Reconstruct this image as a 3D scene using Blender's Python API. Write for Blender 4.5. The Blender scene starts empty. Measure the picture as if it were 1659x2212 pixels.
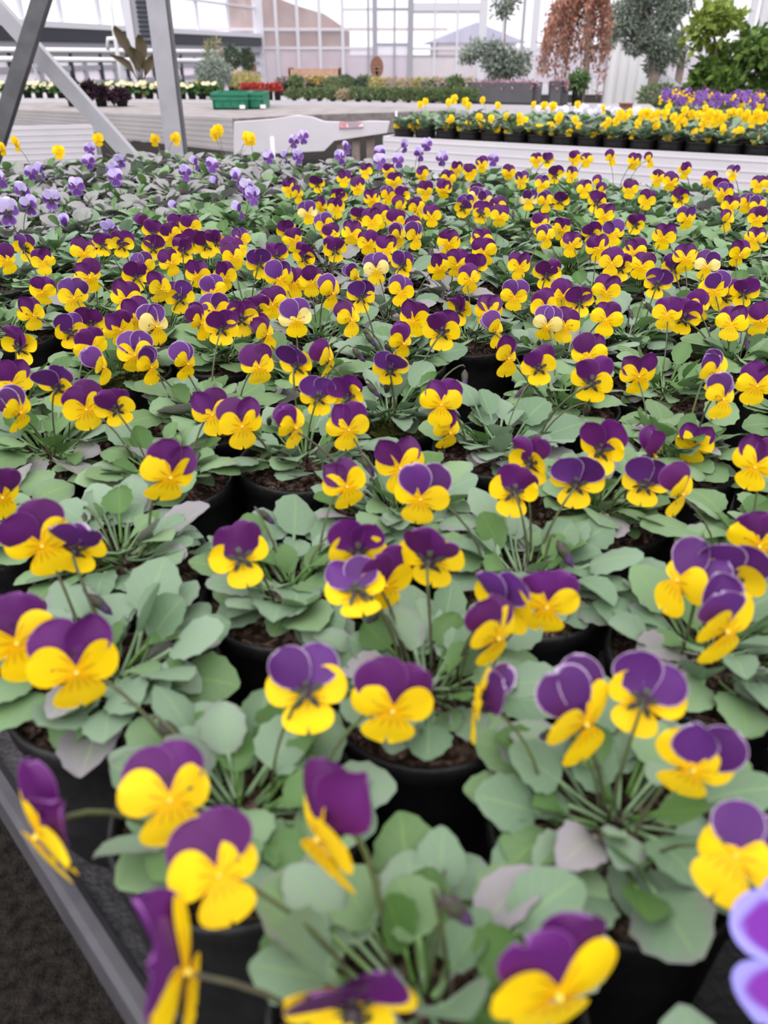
import bpy, math, random
from mathutils import Vector, Matrix, Quaternion

# ------------------------------------------------------------------ camera, sky, light, exposure
scene = bpy.context.scene
COL = scene.collection
F, PITCH, CAMZ = 1680.0, math.radians(30.5), 1.11
CW, CH = 1659.0, 2212.0
cam_data = bpy.data.cameras.new('camera')
cam = bpy.data.objects.new('camera', cam_data)
COL.objects.link(cam)
cam.location = (0, 0, CAMZ)
cam.rotation_euler = (math.pi / 2 - PITCH, 0, 0)
cam_data.sensor_fit = 'VERTICAL'
cam_data.sensor_height = 36.0
cam_data.lens = F / CH * 36.0
cam_data.clip_start = 0.01
cam_data.clip_end = 300
cam_data.dof.use_dof = True
cam_data.dof.focus_distance = 0.86
cam_data.dof.aperture_fstop = 8.6
scene.camera = cam

world = bpy.data.worlds.new('overcast_sky')
scene.world = world
world.use_nodes = True
wbg = world.node_tree.nodes['Background']
wbg.inputs['Color'].default_value = (0.97, 0.955, 1.0, 1)
wbg.inputs['Strength'].default_value = 1.25

sun_data = bpy.data.lights.new('overcast_sky_sun_offscreen', 'SUN')
sun_data.energy = 1.6
sun_data.angle = math.radians(70)
sun_data.color = (1.0, 0.97, 0.94)
sun = bpy.data.objects.new('overcast_sky_sun_offscreen', sun_data)
COL.objects.link(sun)
sun.rotation_euler = (math.radians(28), math.radians(-14), 0)

vs = scene.view_settings
vs.view_transform = 'Standard'
vs.look = 'None'
vs.gamma = 1.0
vs.exposure = 0.38
vs.use_curve_mapping = False

# ------------------------------------------------------------------ projection helpers (pixel of the 1659x2212 photo -> point in the room)
SP, CP = math.sin(PITCH), math.cos(PITCH)
CAM = Vector((0, 0, CAMZ))
def ray(px, py):
    a = (px - CW / 2) / F
    b = -(py - CH / 2) / F
    return Vector((a, CP + b * SP, -SP + b * CP))
def atz(px, py, z):
    d = ray(px, py)
    return CAM + d * ((z - CAMZ) / d.z)
def atY(px, py, Y):
    d = ray(px, py)
    return CAM + d * (Y / d.y)
def atline(px, py, p0, p1):
    """hit of the pixel ray with the vertical plane through the ground points p0, p1"""
    d = ray(px, py)
    ex, ey = p1[0] - p0[0], p1[1] - p0[1]
    nx, ny = -ey, ex
    t = (nx * p0[0] + ny * p0[1]) / (nx * d.x + ny * d.y)
    return CAM + d * t
def project(p):
    v = Vector(p) - CAM
    depth = v.y * CP - v.z * SP
    if depth <= 0.01: return None
    up = v.y * SP + v.z * CP
    return (CW / 2 + F * v.x / depth, CH / 2 - F * up / depth, depth)

# ------------------------------------------------------------------ materials
MATS = {}
def mat(name, col, rough=0.6, spec=0.3, col2=None, nscale=20.0, bump=0.0, bscale=60.0, metal=0.0, detail=4.0, lo=0.35, hi=0.65):
    m = bpy.data.materials.new(name); m.use_nodes = True
    nt = m.node_tree; b = nt.nodes['Principled BSDF']
    b.inputs['Base Color'].default_value = (*col, 1)
    b.inputs['Roughness'].default_value = rough
    b.inputs['Specular IOR Level'].default_value = spec
    b.inputs['Metallic'].default_value = metal
    if col2 or bump:
        tc = nt.nodes.new('ShaderNodeTexCoord')
    if col2:
        n = nt.nodes.new('ShaderNodeTexNoise'); n.inputs['Scale'].default_value = nscale; n.inputs['Detail'].default_value = detail
        r = nt.nodes.new('ShaderNodeValToRGB')
        r.color_ramp.elements[0].position = lo; r.color_ramp.elements[1].position = hi
        r.color_ramp.elements[0].color = (*col, 1); r.color_ramp.elements[1].color = (*col2, 1)
        nt.links.new(tc.outputs['Object'], n.inputs['Vector'])
        nt.links.new(n.outputs['Fac'], r.inputs['Fac'])
        nt.links.new(r.outputs['Color'], b.inputs['Base Color'])
    if bump:
        n2 = nt.nodes.new('ShaderNodeTexNoise'); n2.inputs['Scale'].default_value = bscale; n2.inputs['Detail'].default_value = 5
        bp = nt.nodes.new('ShaderNodeBump'); bp.inputs['Strength'].default_value = bump; bp.inputs['Distance'].default_value = 0.01
        nt.links.new(tc.outputs['Object'], n2.inputs['Vector'])
        nt.links.new(n2.outputs['Fac'], bp.inputs['Height'])
        nt.links.new(bp.outputs['Normal'], b.inputs['Normal'])
    MATS[name] = m
    return m

def N(nt, t, **kw):
    n = nt.nodes.new(t)
    for k, v in kw.items(): setattr(n, k, v)
    return n
def math_node(nt, op, a, b=None):
    n = N(nt, 'ShaderNodeMath', operation=op)
    for i, s in enumerate((a, b)):
        if s is None: continue
        if isinstance(s, (int, float)): n.inputs[i].default_value = s
        else: nt.links.new(s, n.inputs[i])
    return n.outputs[0]
def mix_rgb(nt, fac, a, b):
    n = N(nt, 'ShaderNodeMix', data_type='RGBA')
    for i, s in ((0, fac), (6, a), (7, b)):
        if isinstance(s, (int, float)): n.inputs[i].default_value = s
        elif isinstance(s, tuple): n.inputs[i].default_value = (*s, 1)
        else: nt.links.new(s, n.inputs[i])
    return n.outputs[2]
def smooth(nt, x, lo, hi):
    n = N(nt, 'ShaderNodeMapRange', interpolation_type='SMOOTHSTEP')
    nt.links.new(x, n.inputs[0]); n.inputs[1].default_value = lo; n.inputs[2].default_value = hi
    return n.outputs[0]
def thin_surface(name, build, rough=0.5, spec=0.3, trans=0.25, trans_gain=1.0, bump=None):
    """a thin leaf or petal: principled surface plus some light passing through"""
    m = bpy.data.materials.new(name); m.use_nodes = True
    nt = m.node_tree; b = nt.nodes['Principled BSDF']; out = nt.nodes['Material Output']
    uv = N(nt, 'ShaderNodeUVMap'); sep = N(nt, 'ShaderNodeSeparateXYZ'); nt.links.new(uv.outputs[0], sep.inputs[0])
    ed = N(nt, 'ShaderNodeAttribute'); ed.attribute_name = 'edge'
    oi = N(nt, 'ShaderNodeObjectInfo')
    col = build(nt, sep.outputs[0], sep.outputs[1], ed.outputs['Fac'], oi.outputs['Random'])
    nt.links.new(col, b.inputs['Base Color'])
    b.inputs['Roughness'].default_value = rough; b.inputs['Specular IOR Level'].default_value = spec
    tr = N(nt, 'ShaderNodeBsdfTranslucent'); nt.links.new(col, tr.inputs['Color'])
    mx = N(nt, 'ShaderNodeMixShader'); mx.inputs[0].default_value = trans
    nt.links.new(b.outputs[0], mx.inputs[1]); nt.links.new(tr.outputs[0], mx.inputs[2])
    nt.links.new(mx.outputs[0], out.inputs['Surface'])
    MATS[name] = m
    return m

def leaf_color(base, base2, rim, rim_lo, rim_hi):
    def f(nt, u, v, e, rnd):
        c = mix_rgb(nt, rnd, base, base2)
        tc = N(nt, 'ShaderNodeTexCoord'); nz = N(nt, 'ShaderNodeTexNoise'); nz.inputs['Scale'].default_value = 70
        nt.links.new(tc.outputs['Object'], nz.inputs['Vector'])
        # veins: midrib and side ribs
        lat = math_node(nt, 'ABSOLUTE', math_node(nt, 'SUBTRACT', math_node(nt, 'MULTIPLY', u, 2.0), 1.0))
        mid = smooth(nt, lat, 0.10, 0.02)
        ph = math_node(nt, 'SINE', math_node(nt, 'MULTIPLY', math_node(nt, 'SUBTRACT', v, math_node(nt, 'MULTIPLY', lat, 0.35)), 34.0))
        side = math_node(nt, 'MULTIPLY', smooth(nt, ph, 0.75, 1.0), 0.35)
        vein = math_node(nt, 'MULTIPLY', math_node(nt, 'MAXIMUM', mid, side), 0.5)
        c = mix_rgb(nt, vein, c, (base[0] * 1.5 + 0.02, base[1] * 1.45 + 0.02, base[2] * 1.2))
        s = math_node(nt, 'ADD', e, math_node(nt, 'MULTIPLY', math_node(nt, 'SUBTRACT', nz.outputs['Fac'], 0.5), 0.9))
        # how far the purple flush reaches differs leaf by leaf
        s = math_node(nt, 'ADD', s, math_node(nt, 'MULTIPLY', math_node(nt, 'SUBTRACT', math_node(nt, 'FRACT', math_node(nt, 'MULTIPLY', rnd, 7.31)), 0.5), 0.9))
        return mix_rgb(nt, math_node(nt, 'MULTIPLY', smooth(nt, s, rim_lo, rim_hi), 0.8), c, rim)
    return f
GREY_RIM = (0.235, 0.215, 0.24)
thin_surface('leaf_green', leaf_color((0.125, 0.220, 0.088), (0.225, 0.340, 0.185), GREY_RIM, 1.0, 1.7), 0.48, 0.28, 0.14)
thin_surface('leaf_bluegreen', leaf_color((0.150, 0.245, 0.145), (0.245, 0.340, 0.240), GREY_RIM, 0.9, 1.6), 0.48, 0.28, 0.14)
thin_surface('leaf_grey', leaf_color((0.215, 0.235, 0.205), (0.275, 0.265, 0.27), (0.285, 0.26, 0.29), 0.3, 1.1), 0.45, 0.35, 0.10)
thin_surface('leaf_young', leaf_color((0.075, 0.165, 0.04), (0.14, 0.25, 0.095), (0.16, 0.22, 0.12), 0.9, 1.5), 0.45, 0.3, 0.2)

def yellow_color(lines, base=(0.97, 0.65, 0.003), deep=(0.95, 0.50, 0.0)):
    def f(nt, u, v, e, rnd):
        c = mix_rgb(nt, smooth(nt, v, 0.55, 0.0), base, deep)
        c = mix_rgb(nt, math_node(nt, 'MULTIPLY', rnd, 0.25), c, (0.96, 0.70, 0.05))
        ph = math_node(nt, 'ABSOLUTE', math_node(nt, 'SINE', math_node(nt, 'MULTIPLY', math_node(nt, 'SUBTRACT', u, 0.5), lines)))
        ln = smooth(nt, ph, 0.28, 0.10)
        ln = math_node(nt, 'MULTIPLY', ln, smooth(nt, v, 0.50, 0.30))
        ln = math_node(nt, 'MULTIPLY', ln, smooth(nt, v, 0.06, 0.14))
        return mix_rgb(nt, math_node(nt, 'MULTIPLY', ln, 0.8), c, (0.16, 0.03, 0.005))
    return f
thin_surface('petal_yellow', yellow_color(9.0), 0.55, 0.15, 0.22)
thin_surface('petal_yellow_lower', yellow_color(16.0), 0.55, 0.15, 0.22)
thin_surface('petal_cream', yellow_color(9.0, (0.92, 0.76, 0.28), (0.93, 0.6, 0.03)), 0.55, 0.15, 0.22)
def purple_color(base, base2, rim, rim_lo, rim_hi, amount):
    def f(nt, u, v, e, rnd):
        c = mix_rgb(nt, rnd, base, base2)
        return mix_rgb(nt, math_node(nt, 'MULTIPLY', smooth(nt, e, rim_lo, rim_hi), amount), c, rim)
    return f
thin_surface('petal_purple', purple_color((0.080, 0.007, 0.090), (0.115, 0.012, 0.150), (0.36, 0.14, 0.44), 0.95, 1.0, 0.6), 0.5, 0.3, 0.2)
thin_surface('petal_purple_pale_rim', purple_color((0.070, 0.010, 0.11), (0.12, 0.028, 0.21), (0.60, 0.46, 0.68), 0.90, 1.0, 0.85), 0.5, 0.3, 0.2)
thin_surface('petal_lilac', purple_color((0.50, 0.38, 0.80), (0.70, 0.60, 0.90), (0.82, 0.76, 0.95), 0.6, 1.0, 0.6), 0.5, 0.2, 0.25)
thin_surface('petal_violet', purple_color((0.12, 0.035, 0.22), (0.22, 0.09, 0.38), (0.42, 0.28, 0.70), 0.7, 1.0, 0.7), 0.5, 0.2, 0.25)
thin_surface('petal_white', purple_color((0.72, 0.68, 0.88), (0.82, 0.80, 0.92), (0.9, 0.88, 0.95), 0.6, 1.0, 0.6), 0.5, 0.2, 0.25)
thin_surface('petal_blue', purple_color((0.17, 0.02, 0.32), (0.2, 0.03, 0.36), (0.32, 0.30, 0.80), 0.55, 0.8, 0.95), 0.5, 0.2, 0.2)
mat('calyx', (0.055, 0.07, 0.035), 0.5, 0.3, (0.05, 0.03, 0.045), 300)
mat('stem_green', (0.10, 0.14, 0.05), 0.5, 0.3, (0.08, 0.07, 0.05), 90)
mat('bud_purple', (0.05, 0.02, 0.08), 0.5, 0.3, (0.12, 0.07, 0.18), 200)
mat('throat', (0.85, 0.66, 0.10), 0.6, 0.2)
mat('pot_plastic', (0.007, 0.007, 0.0075), 0.45, 0.35, (0.014, 0.0135, 0.014), 60, 0.15, 200)
mat('soil', (0.05, 0.028, 0.021), 0.95, 0.1, (0.30, 0.205, 0.165), 190, 1.0, 260, lo=0.45, hi=0.70)
mat('moss', (0.10, 0.11, 0.03), 0.95, 0.1, (0.16, 0.17, 0.05), 200, 1.0, 300)
mat('bench_mat', (0.022, 0.021, 0.024), 0.5, 0.5, (0.055, 0.052, 0.058), 14, 0.3, 150)
mat('bench_rim', (0.060, 0.057, 0.068), 0.5, 0.4, (0.085, 0.080, 0.092), 30)
mat('ground_fabric', (0.008, 0.007, 0.006), 0.9, 0.1, (0.028, 0.023, 0.02), 60, 0.6, 200)
mat('white_board', (0.68, 0.645, 0.685), 0.5, 0.3, (0.63, 0.60, 0.635), 5)
mat('grey_board', (0.42, 0.39, 0.395), 0.55, 0.3, (0.37, 0.345, 0.35), 5)
mat('sand_top', (0.36, 0.325, 0.32), 0.9, 0.1, (0.27, 0.245, 0.245), 9, 0.4, 60)
mat('mottled_side', (0.19, 0.165, 0.165), 0.9, 0.1, (0.28, 0.25, 0.25), 22, 0.4, 60)
mat('galvanised', (0.43, 0.42, 0.455), 0.45, 0.4, (0.36, 0.355, 0.385), 9, metal=0.2)
mat('steel_dark', (0.085, 0.085, 0.095), 0.5, 0.4, (0.12, 0.12, 0.13), 12)
mat('frame_light', (0.66, 0.65, 0.70), 0.5, 0.3)
mat('frame_mid', (0.36, 0.36, 0.40), 0.5, 0.3)
mat('frame_dark', (0.03, 0.033, 0.045), 0.5, 0.3)
mat('pipe_white', (0.86, 0.85, 0.86), 0.35, 0.4)
mat('crate_green', (0.012, 0.15, 0.085), 0.45, 0.4, (0.018, 0.20, 0.115), 20)
mat('planter_grey', (0.085, 0.082, 0.092), 0.6, 0.3, (0.105, 0.10, 0.11), 6)
mat('terracotta', (0.55, 0.22, 0.10), 0.7, 0.2)
mat('wood_brown', (0.19, 0.085, 0.055), 0.7, 0.2, (0.26, 0.125, 0.085), 40)
mat('crate_wood', (0.42, 0.24, 0.16), 0.7, 0.2, (0.50, 0.31, 0.22), 30)
mat('bark', (0.19, 0.145, 0.115), 0.9, 0.1, (0.30, 0.25, 0.21), 50, 0.5, 80)
mat('label_white', (0.88, 0.87, 0.88), 0.5, 0.3)
mat('print_red', (0.70, 0.30, 0.35), 0.6, 0.2)
mat('print_blue', (0.35, 0.38, 0.5), 0.6, 0.2)
mat('wood_leg', (0.27, 0.21, 0.19), 0.8, 0.2, (0.36, 0.29, 0.26), 30)
mat('brown_wall', (0.24, 0.11, 0.075), 0.9, 0.1, (0.36, 0.19, 0.14), 0.6)
mat('pink_wall', (0.62, 0.52, 0.52), 0.9, 0.1, (0.72, 0.64, 0.66), 0.5)
mat('dim_hedge', (0.13, 0.12, 0.11), 0.9, 0.1, (0.30, 0.24, 0.23), 1.2)
mat('blue_roof', (0.42, 0.43, 0.60), 0.7, 0.2, (0.5, 0.5, 0.66), 1.0)
mat('yard', (0.55, 0.50, 0.52), 0.9, 0.1, (0.65, 0.60, 0.62), 0.7)
def glass(name, clear, milk, col):
    """dusty greenhouse pane: mostly clear, the dust on it scatters some daylight"""
    m = bpy.data.materials.new(name); m.use_nodes = True
    nt = m.node_tree; out = nt.nodes['Material Output']; nt.nodes.remove(nt.nodes['Principled BSDF'])
    t = N(nt, 'ShaderNodeBsdfTransparent'); t.inputs[0].default_value = (*clear, 1)
    l = N(nt, 'ShaderNodeBsdfTranslucent'); l.inputs[0].default_value = (*col, 1)
    tc = N(nt, 'ShaderNodeTexCoord'); nz = N(nt, 'ShaderNodeTexNoise'); nz.inputs['Scale'].default_value = 1.3
    nt.links.new(tc.outputs['Object'], nz.inputs['Vector'])
    mx = N(nt, 'ShaderNodeMixShader')
    nt.links.new(math_node(nt, 'ADD', math_node(nt, 'MULTIPLY', nz.outputs['Fac'], 0.3), milk - 0.15), mx.inputs[0])
    nt.links.new(t.outputs[0], mx.inputs[1]); nt.links.new(l.outputs[0], mx.inputs[2])
    nt.links.new(mx.outputs[0], out.inputs['Surface'])
    MATS[name] = m
glass('glass_clear', (0.99, 0.99, 1.0), 0.2, (0.95, 0.95, 1.0))
glass('glass_milky', (0.98, 0.96, 1.0), 0.5, (0.96, 0.92, 0.98))
for nm, c1, c2, tr in (('needle_green', (0.10, 0.16, 0.06), (0.17, 0.22, 0.10), .1), ('needle_grey', (0.20, 0.25, 0.20), (0.30, 0.34, 0.30), .1),
        ('needle_dark', (0.05, 0.085, 0.05), (0.09, 0.12, 0.075), .1), ('straw_yellow', (0.42, 0.36, 0.11), (0.50, 0.44, 0.20), .15),
        ('straw_tan', (0.40, 0.31, 0.20), (0.47, 0.39, 0.27), .1), ('dry_brown', (0.36, 0.16, 0.11), (0.52, 0.28, 0.21), .25),
        ('olive_leaf', (0.18, 0.22, 0.17), (0.31, 0.36, 0.30), .15), ('olive_dark', (0.12, 0.15, 0.09), (0.22, 0.25, 0.17), .15),
        ('citrus_leaf', (0.07, 0.14, 0.035), (0.17, 0.27, 0.05), .25), ('citrus_lime', (0.15, 0.22, 0.035), (0.29, 0.37, 0.07), .25),
        ('purple_leaf', (0.022, 0.010, 0.018), (0.06, 0.028, 0.045), .1), ('primula_leaf', (0.05, 0.14, 0.035), (0.12, 0.23, 0.08), .15),
        ('red_bloom', (0.42, 0.035, 0.035), (0.55, 0.10, 0.08), .1), ('cream_bloom', (0.80, 0.72, 0.42), (0.88, 0.83, 0.62), .2),
        ('pink_bloom', (0.45, 0.22, 0.32), (0.62, 0.40, 0.48), .2), ('mauve_bloom', (0.42, 0.24, 0.30), (0.55, 0.38, 0.42), .2),
        ('orange_bloom', (0.75, 0.38, 0.16), (0.80, 0.55, 0.2), .2), ('banana_leaf', (0.06, 0.06, 0.03), (0.11, 0.075, 0.045), .15)):
    def simple(nt, u, v, e, rnd, c1=c1, c2=c2):
        ge = N(nt, 'ShaderNodeNewGeometry')
        return mix_rgb(nt, ge.outputs['Random Per Island'], c1, c2)
    thin_surface(nm, simple, 0.55, 0.3, tr)

# ------------------------------------------------------------------ mesh helpers
class MB:
    """collects shapes, then links them as one mesh object"""
    def __init__(s): s.v, s.f, s.uv, s.e = [], [], None, None
    def add(s, vs, fs):
        b = len(s.v); s.v += [tuple(p) for p in vs]; s.f += [tuple(b + i for i in q) for q in fs]
        return s
    def box(s, lo, hi):
        x0, y0, z0 = lo; x1, y1, z1 = hi
        return s.add([(x0,y0,z0),(x1,y0,z0),(x1,y1,z0),(x0,y1,z0),(x0,y0,z1),(x1,y0,z1),(x1,y1,z1),(x0,y1,z1)],
                     [(0,3,2,1),(4,5,6,7),(0,1,5,4),(1,2,6,5),(2,3,7,6),(3,0,4,7)])
    def prism(s, pts, off):
        n = len(pts); off = Vector(off)
        a = [Vector(p) for p in pts]
        return s.add(a + [p + off for p in a],
                     [tuple(range(n))[::-1], tuple(range(n, 2 * n))] + [(i, (i + 1) % n, n + (i + 1) % n, n + i) for i in range(n)])
    def bar(s, p0, p1, w, d, up=(0, 0, 1)):
        p0, p1 = Vector(p0), Vector(p1); ax = (p1 - p0).normalized()
        sx = ax.cross(Vector(up))
        if sx.length < 1e-4: sx = ax.cross(Vector((0, 1, 0)))
        sx.normalize(); sy = sx.cross(ax)
        c = [sx * w / 2 + sy * d / 2, -sx * w / 2 + sy * d / 2, -sx * w / 2 - sy * d / 2, sx * w / 2 - sy * d / 2]
        return s.add([p0 + k for k in c] + [p1 + k for k in c], [(0,1,2,3),(7,6,5,4),(0,4,5,1),(1,5,6,2),(2,6,7,3),(3,7,4,0)])
    def tube(s, pts, rad, sides=6):
        pts = [Vector(p) for p in pts]; n = len(pts)
        rad = rad if isinstance(rad, (list, tuple)) else [rad] * n
        vs, fs = [], []
        for i, p in enumerate(pts):
            ax = (pts[min(i + 1, n - 1)] - pts[max(i - 1, 0)]).normalized()
            a = ax.cross(Vector((0.31, 0.95, 0.1))).normalized(); b = ax.cross(a)
            for k in range(sides):
                t = 2 * math.pi * k / sides
                vs.append(p + (a * math.cos(t) + b * math.sin(t)) * rad[i])
        for i in range(n - 1):
            for k in range(sides):
                q = (k + 1) % sides
                fs.append((i * sides + k, i * sides + q, (i + 1) * sides + q, (i + 1) * sides + k))
        fs.append(tuple(range(sides))[::-1]); fs.append(tuple((n - 1) * sides + k for k in range(sides)))
        return s.add(vs, fs)
    def lathe(s, prof, segs=24, c=(0, 0, 0)):
        vs, fs = [], []
        for r, z in prof:
            for k in range(segs):
                t = 2 * math.pi * k / segs
                vs.append((c[0] + r * math.cos(t), c[1] + r * math.sin(t), c[2] + z))
        for i in range(len(prof) - 1):
            for k in range(segs):
                q = (k + 1) % segs
                fs.append((i * segs + k, i * segs + q, (i + 1) * segs + q, (i + 1) * segs + k))
        return s.add(vs, fs)
    def mesh(s, name, m, smooth_=False):
        me = bpy.data.meshes.new(name)
        me.from_pydata(s.v, [], s.f)
        if smooth_: me.polygons.foreach_set('use_smooth', [True] * len(me.polygons))
        me.materials.append(MATS[m])
        return me
    def build(s, name, m, parent=None, smooth_=False):
        return link(name, s.mesh(name, m, smooth_), parent)
def link(name, data, parent=None, mtx=None):
    o = bpy.data.objects.new(name, data)
    COL.objects.link(o)
    if parent is not None: o.parent = parent
    if mtx is not None: o.matrix_basis = mtx
    return o
def tag(o, label=None, cat=None, group=None, kind=None):
    if label: o['label'] = label
    if cat: o['category'] = cat
    if group: o['group'] = group
    if kind: o['kind'] = kind
    return o
def empty(name, loc, label=None, cat=None, group=None, kind=None):
    o = bpy.data.objects.new(name, None); COL.objects.link(o)
    o.location = loc; o.empty_display_size = 0.05
    return tag(o, label, cat, group, kind)
def local(parent, pts):
    return [Vector(p) - parent.location for p in pts]

# ------------------------------------------------------------------ leaf and petal meshes
def grid_mesh(name, P, U, V, E, matname, extra=None):
    """P[i][j] points of a thin sheet, with uv and an edge attribute"""
    r, c = len(P), len(P[0])
    vs = [p for row in P for p in row]; uv = [(U[i][j], V[i][j]) for i in range(r) for j in range(c)]
    e = [E[i][j] for i in range(r) for j in range(c)]
    fs = [(i * c + j, i * c + j + 1, (i + 1) * c + j + 1, (i + 1) * c + j) for i in range(r - 1) for j in range(c - 1)]
    if extra:
        b = len(vs); vs += extra[0]; fs += [tuple(b + k for k in q) for q in extra[1]]
        uv += [(0.5, 0.0)] * len(extra[0]); e += [0.0] * len(extra[0])
    me = bpy.data.meshes.new(name); me.from_pydata([tuple(p) for p in vs], [], fs)
    lay = me.uv_layers.new(name='UVMap')
    flat = []
    for lp in me.loops: flat += uv[lp.vertex_index]
    lay.data.foreach_set('uv', flat)
    at = me.attributes.new('edge', 'FLOAT', 'POINT'); at.data.foreach_set('value', e)
    me.polygons.foreach_set('use_smooth', [True] * len(me.polygons))
    me.materials.append(MATS[matname])
    return me

def leaf_mesh(rng, petiole, blade, width, bend_p, bend_b, cup, matname, shape):
    """leaf lying along +x from its foot, upper side +z"""
    pos = Vector((0, 0, 0)); th = 0.0; pts = [pos.copy()]
    for k in range(4):
        th += bend_p / 4; pos = pos + Vector((math.cos(th), 0, math.sin(th))) * petiole / 4; pts.append(pos.copy())
    mb = MB().tube(pts, [0.0012, 0.0011, 0.001, 0.001, 0.0011], 4)
    rows = 13
    ph = rng.uniform(0, 6.28); wav = rng.uniform(0.02, 0.07) * width; twist = rng.uniform(-0.25, 0.25)
    P, U, V, E = [], [], [], []
    us = (-1, -0.62, 0, 0.62, 1)
    prev = 0.0
    for i in range(rows):
        v = 0.5 - 0.5 * math.cos(math.pi * i / (rows - 1))
        ds = (v - prev) * blade; prev = v
        th += bend_b * (ds / blade); pos = pos + Vector((math.cos(th), 0, math.sin(th))) * ds
        up = Vector((-math.sin(th), 0, math.cos(th)))
        x = 0.04 + 0.955 * v
        w = width * (math.sin(math.pi * x ** shape) ** 0.62) * (1.0 + (0.06 if i % 2 else -0.05))
        if i == 0: w = 0.0016
        if i == rows - 1: w = width * 0.10
        row, ur, vr, er = [], [], [], []
        for u in us:
            z = cup * w * (u * u - 0.3) + wav * math.sin(ph + 5 * v + 2.2 * u) * abs(u) + twist * u * w * v
            if abs(u) < 0.1: z -= 0.05 * w
            row.append(pos + Vector((0, u * w, 0)) + up * z); ur.append(0.5 + 0.5 * u); vr.append(v)
            er.append(max(abs(u) ** 1.5, max(0, (v - 0.55) / 0.45)))
        P.append(row); U.append(ur); V.append(vr); E.append(er)
    return grid_mesh('leaf', P, U, V, E, matname, (mb.v, mb.f))

def petal_mesh(rng, L, W, back, cross, ruffle, matname, notch=0.0, vmax=0.58, base=0.2, roll=0.0):
    """petal standing along +y from the throat, face +z"""
    rows, cols = 10, 7
    ph = rng.uniform(0, 6.28)
    P, U, V, E = [], [], [], []
    for i in range(rows):
        v = math.sin(math.pi / 2 * i / (rows - 1)) if i else 0.0
        if v < vmax: w = W * (base + (1 - base) * math.sin(math.pi / 2 * v / vmax) ** 1.15)
        else: w = W * math.sqrt(max(0.0, 1 - ((v - vmax) / (1 - vmax)) ** 2.3))
        w = max(w, W * 0.16) if i == rows - 1 else w
        row, ur, vr, er = [], [], [], []
        for j in range(cols):
            u = -1 + 2 * j / (cols - 1)
            y = v * L * (1 - notch * math.exp(-(u / 0.3) ** 2) * max(0, v - 0.5) * 2)
            x = u * w
            z = -back * L * v * v - cross * w * u * u + ruffle * L * math.sin(ph + 3.2 * u + 2 * v) * v * v
            if roll: 
                a = roll * u * v; x, z = w * math.sin(a) / max(abs(roll * v), 0.2) * 1.0 if abs(a) > 1e-3 else x, z + w * (1 - math.cos(a)) / max(abs(roll * v), 0.2)
            row.append(Vector((x, y, z))); ur.append(0.5 + 0.5 * u); vr.append(v)
            er.append(max(abs(u), max(0.0, (v - 0.45) / 0.55)))
        P.append(row); U.append(ur); V.append(vr); E.append(er)
    return grid_mesh('petal', P, U, V, E, matname)

rng = random.Random(7)
LEAVES = {}
for mname in ('leaf_green', 'leaf_bluegreen', 'leaf_grey', 'leaf_young'):
    outer, mid, inner = [], [], []
    for k in range(5):
        outer.append(leaf_mesh(rng, rng.uniform(.022, .034), rng.uniform(.025, .034), rng.uniform(.0108, .0150), rng.uniform(.1, .3), rng.uniform(-.9, -.3), rng.uniform(-.25, .3), mname, rng.uniform(.72, 1.0)))
        mid.append(leaf_mesh(rng, rng.uniform(.014, .022), rng.uniform(.021, .029), rng.uniform(.0090, .0130), rng.uniform(-.3, .1), rng.uniform(-1.3, -.5), rng.uniform(0, .35), mname, rng.uniform(.75, 1.05)))
        inner.append(leaf_mesh(rng, rng.uniform(.010, .018), rng.uniform(.017, .025), rng.uniform(.0065, .0105), rng.uniform(-.3, .1), rng.uniform(-1.1, -.2), rng.uniform(.2, .6), mname, rng.uniform(.85, 1.2)))
    LEAVES[mname] = (outer, mid, inner)

PETALS = {}
for key, m in (('purple', 'petal_purple'), ('rim', 'petal_purple_pale_rim'), ('lilac', 'petal_lilac'), ('yellow', 'petal_yellow'), ('white', 'petal_white'), ('violet', 'petal_violet'), ('blue', 'petal_blue')):
    PETALS['up_' + key] = [petal_mesh(rng, rng.uniform(.0195, .0230), rng.uniform(.0098, .0116), rng.uniform(-.05, .30), rng.uniform(.0, .35), rng.uniform(.02, .09), m, roll=(0, 0, 0, 0, 1.1, -1.2)[k]) for k in range(6)]
for key, m, m2 in (('yellow', 'petal_yellow', 'petal_yellow_lower'), ('cream', 'petal_cream', 'petal_yellow_lower'), ('violet', 'petal_violet', 'petal_violet'), ('lilac', 'petal_lilac', 'petal_violet'), ('white', 'petal_white', 'petal_white'), ('blue', 'petal_blue', 'petal_blue')):
    PETALS['side_' + key] = [petal_mesh(rng, rng.uniform(.0168, .0190), rng.uniform(.0080, .0092), rng.uniform(-.05, .28), rng.uniform(-.1, .25), rng.uniform(.01, .05), m) for k in range(5)]
    PETALS['low_' + key] = [petal_mesh(rng, rng.uniform(.0165, .019), rng.uniform(.0100, .0118), rng.uniform(-.05, .25), rng.uniform(-.05, .2), rng.uniform(.01, .05), m2, notch=rng.uniform(.10, .26), vmax=.62, base=.24) for k in range(5)]

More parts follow.
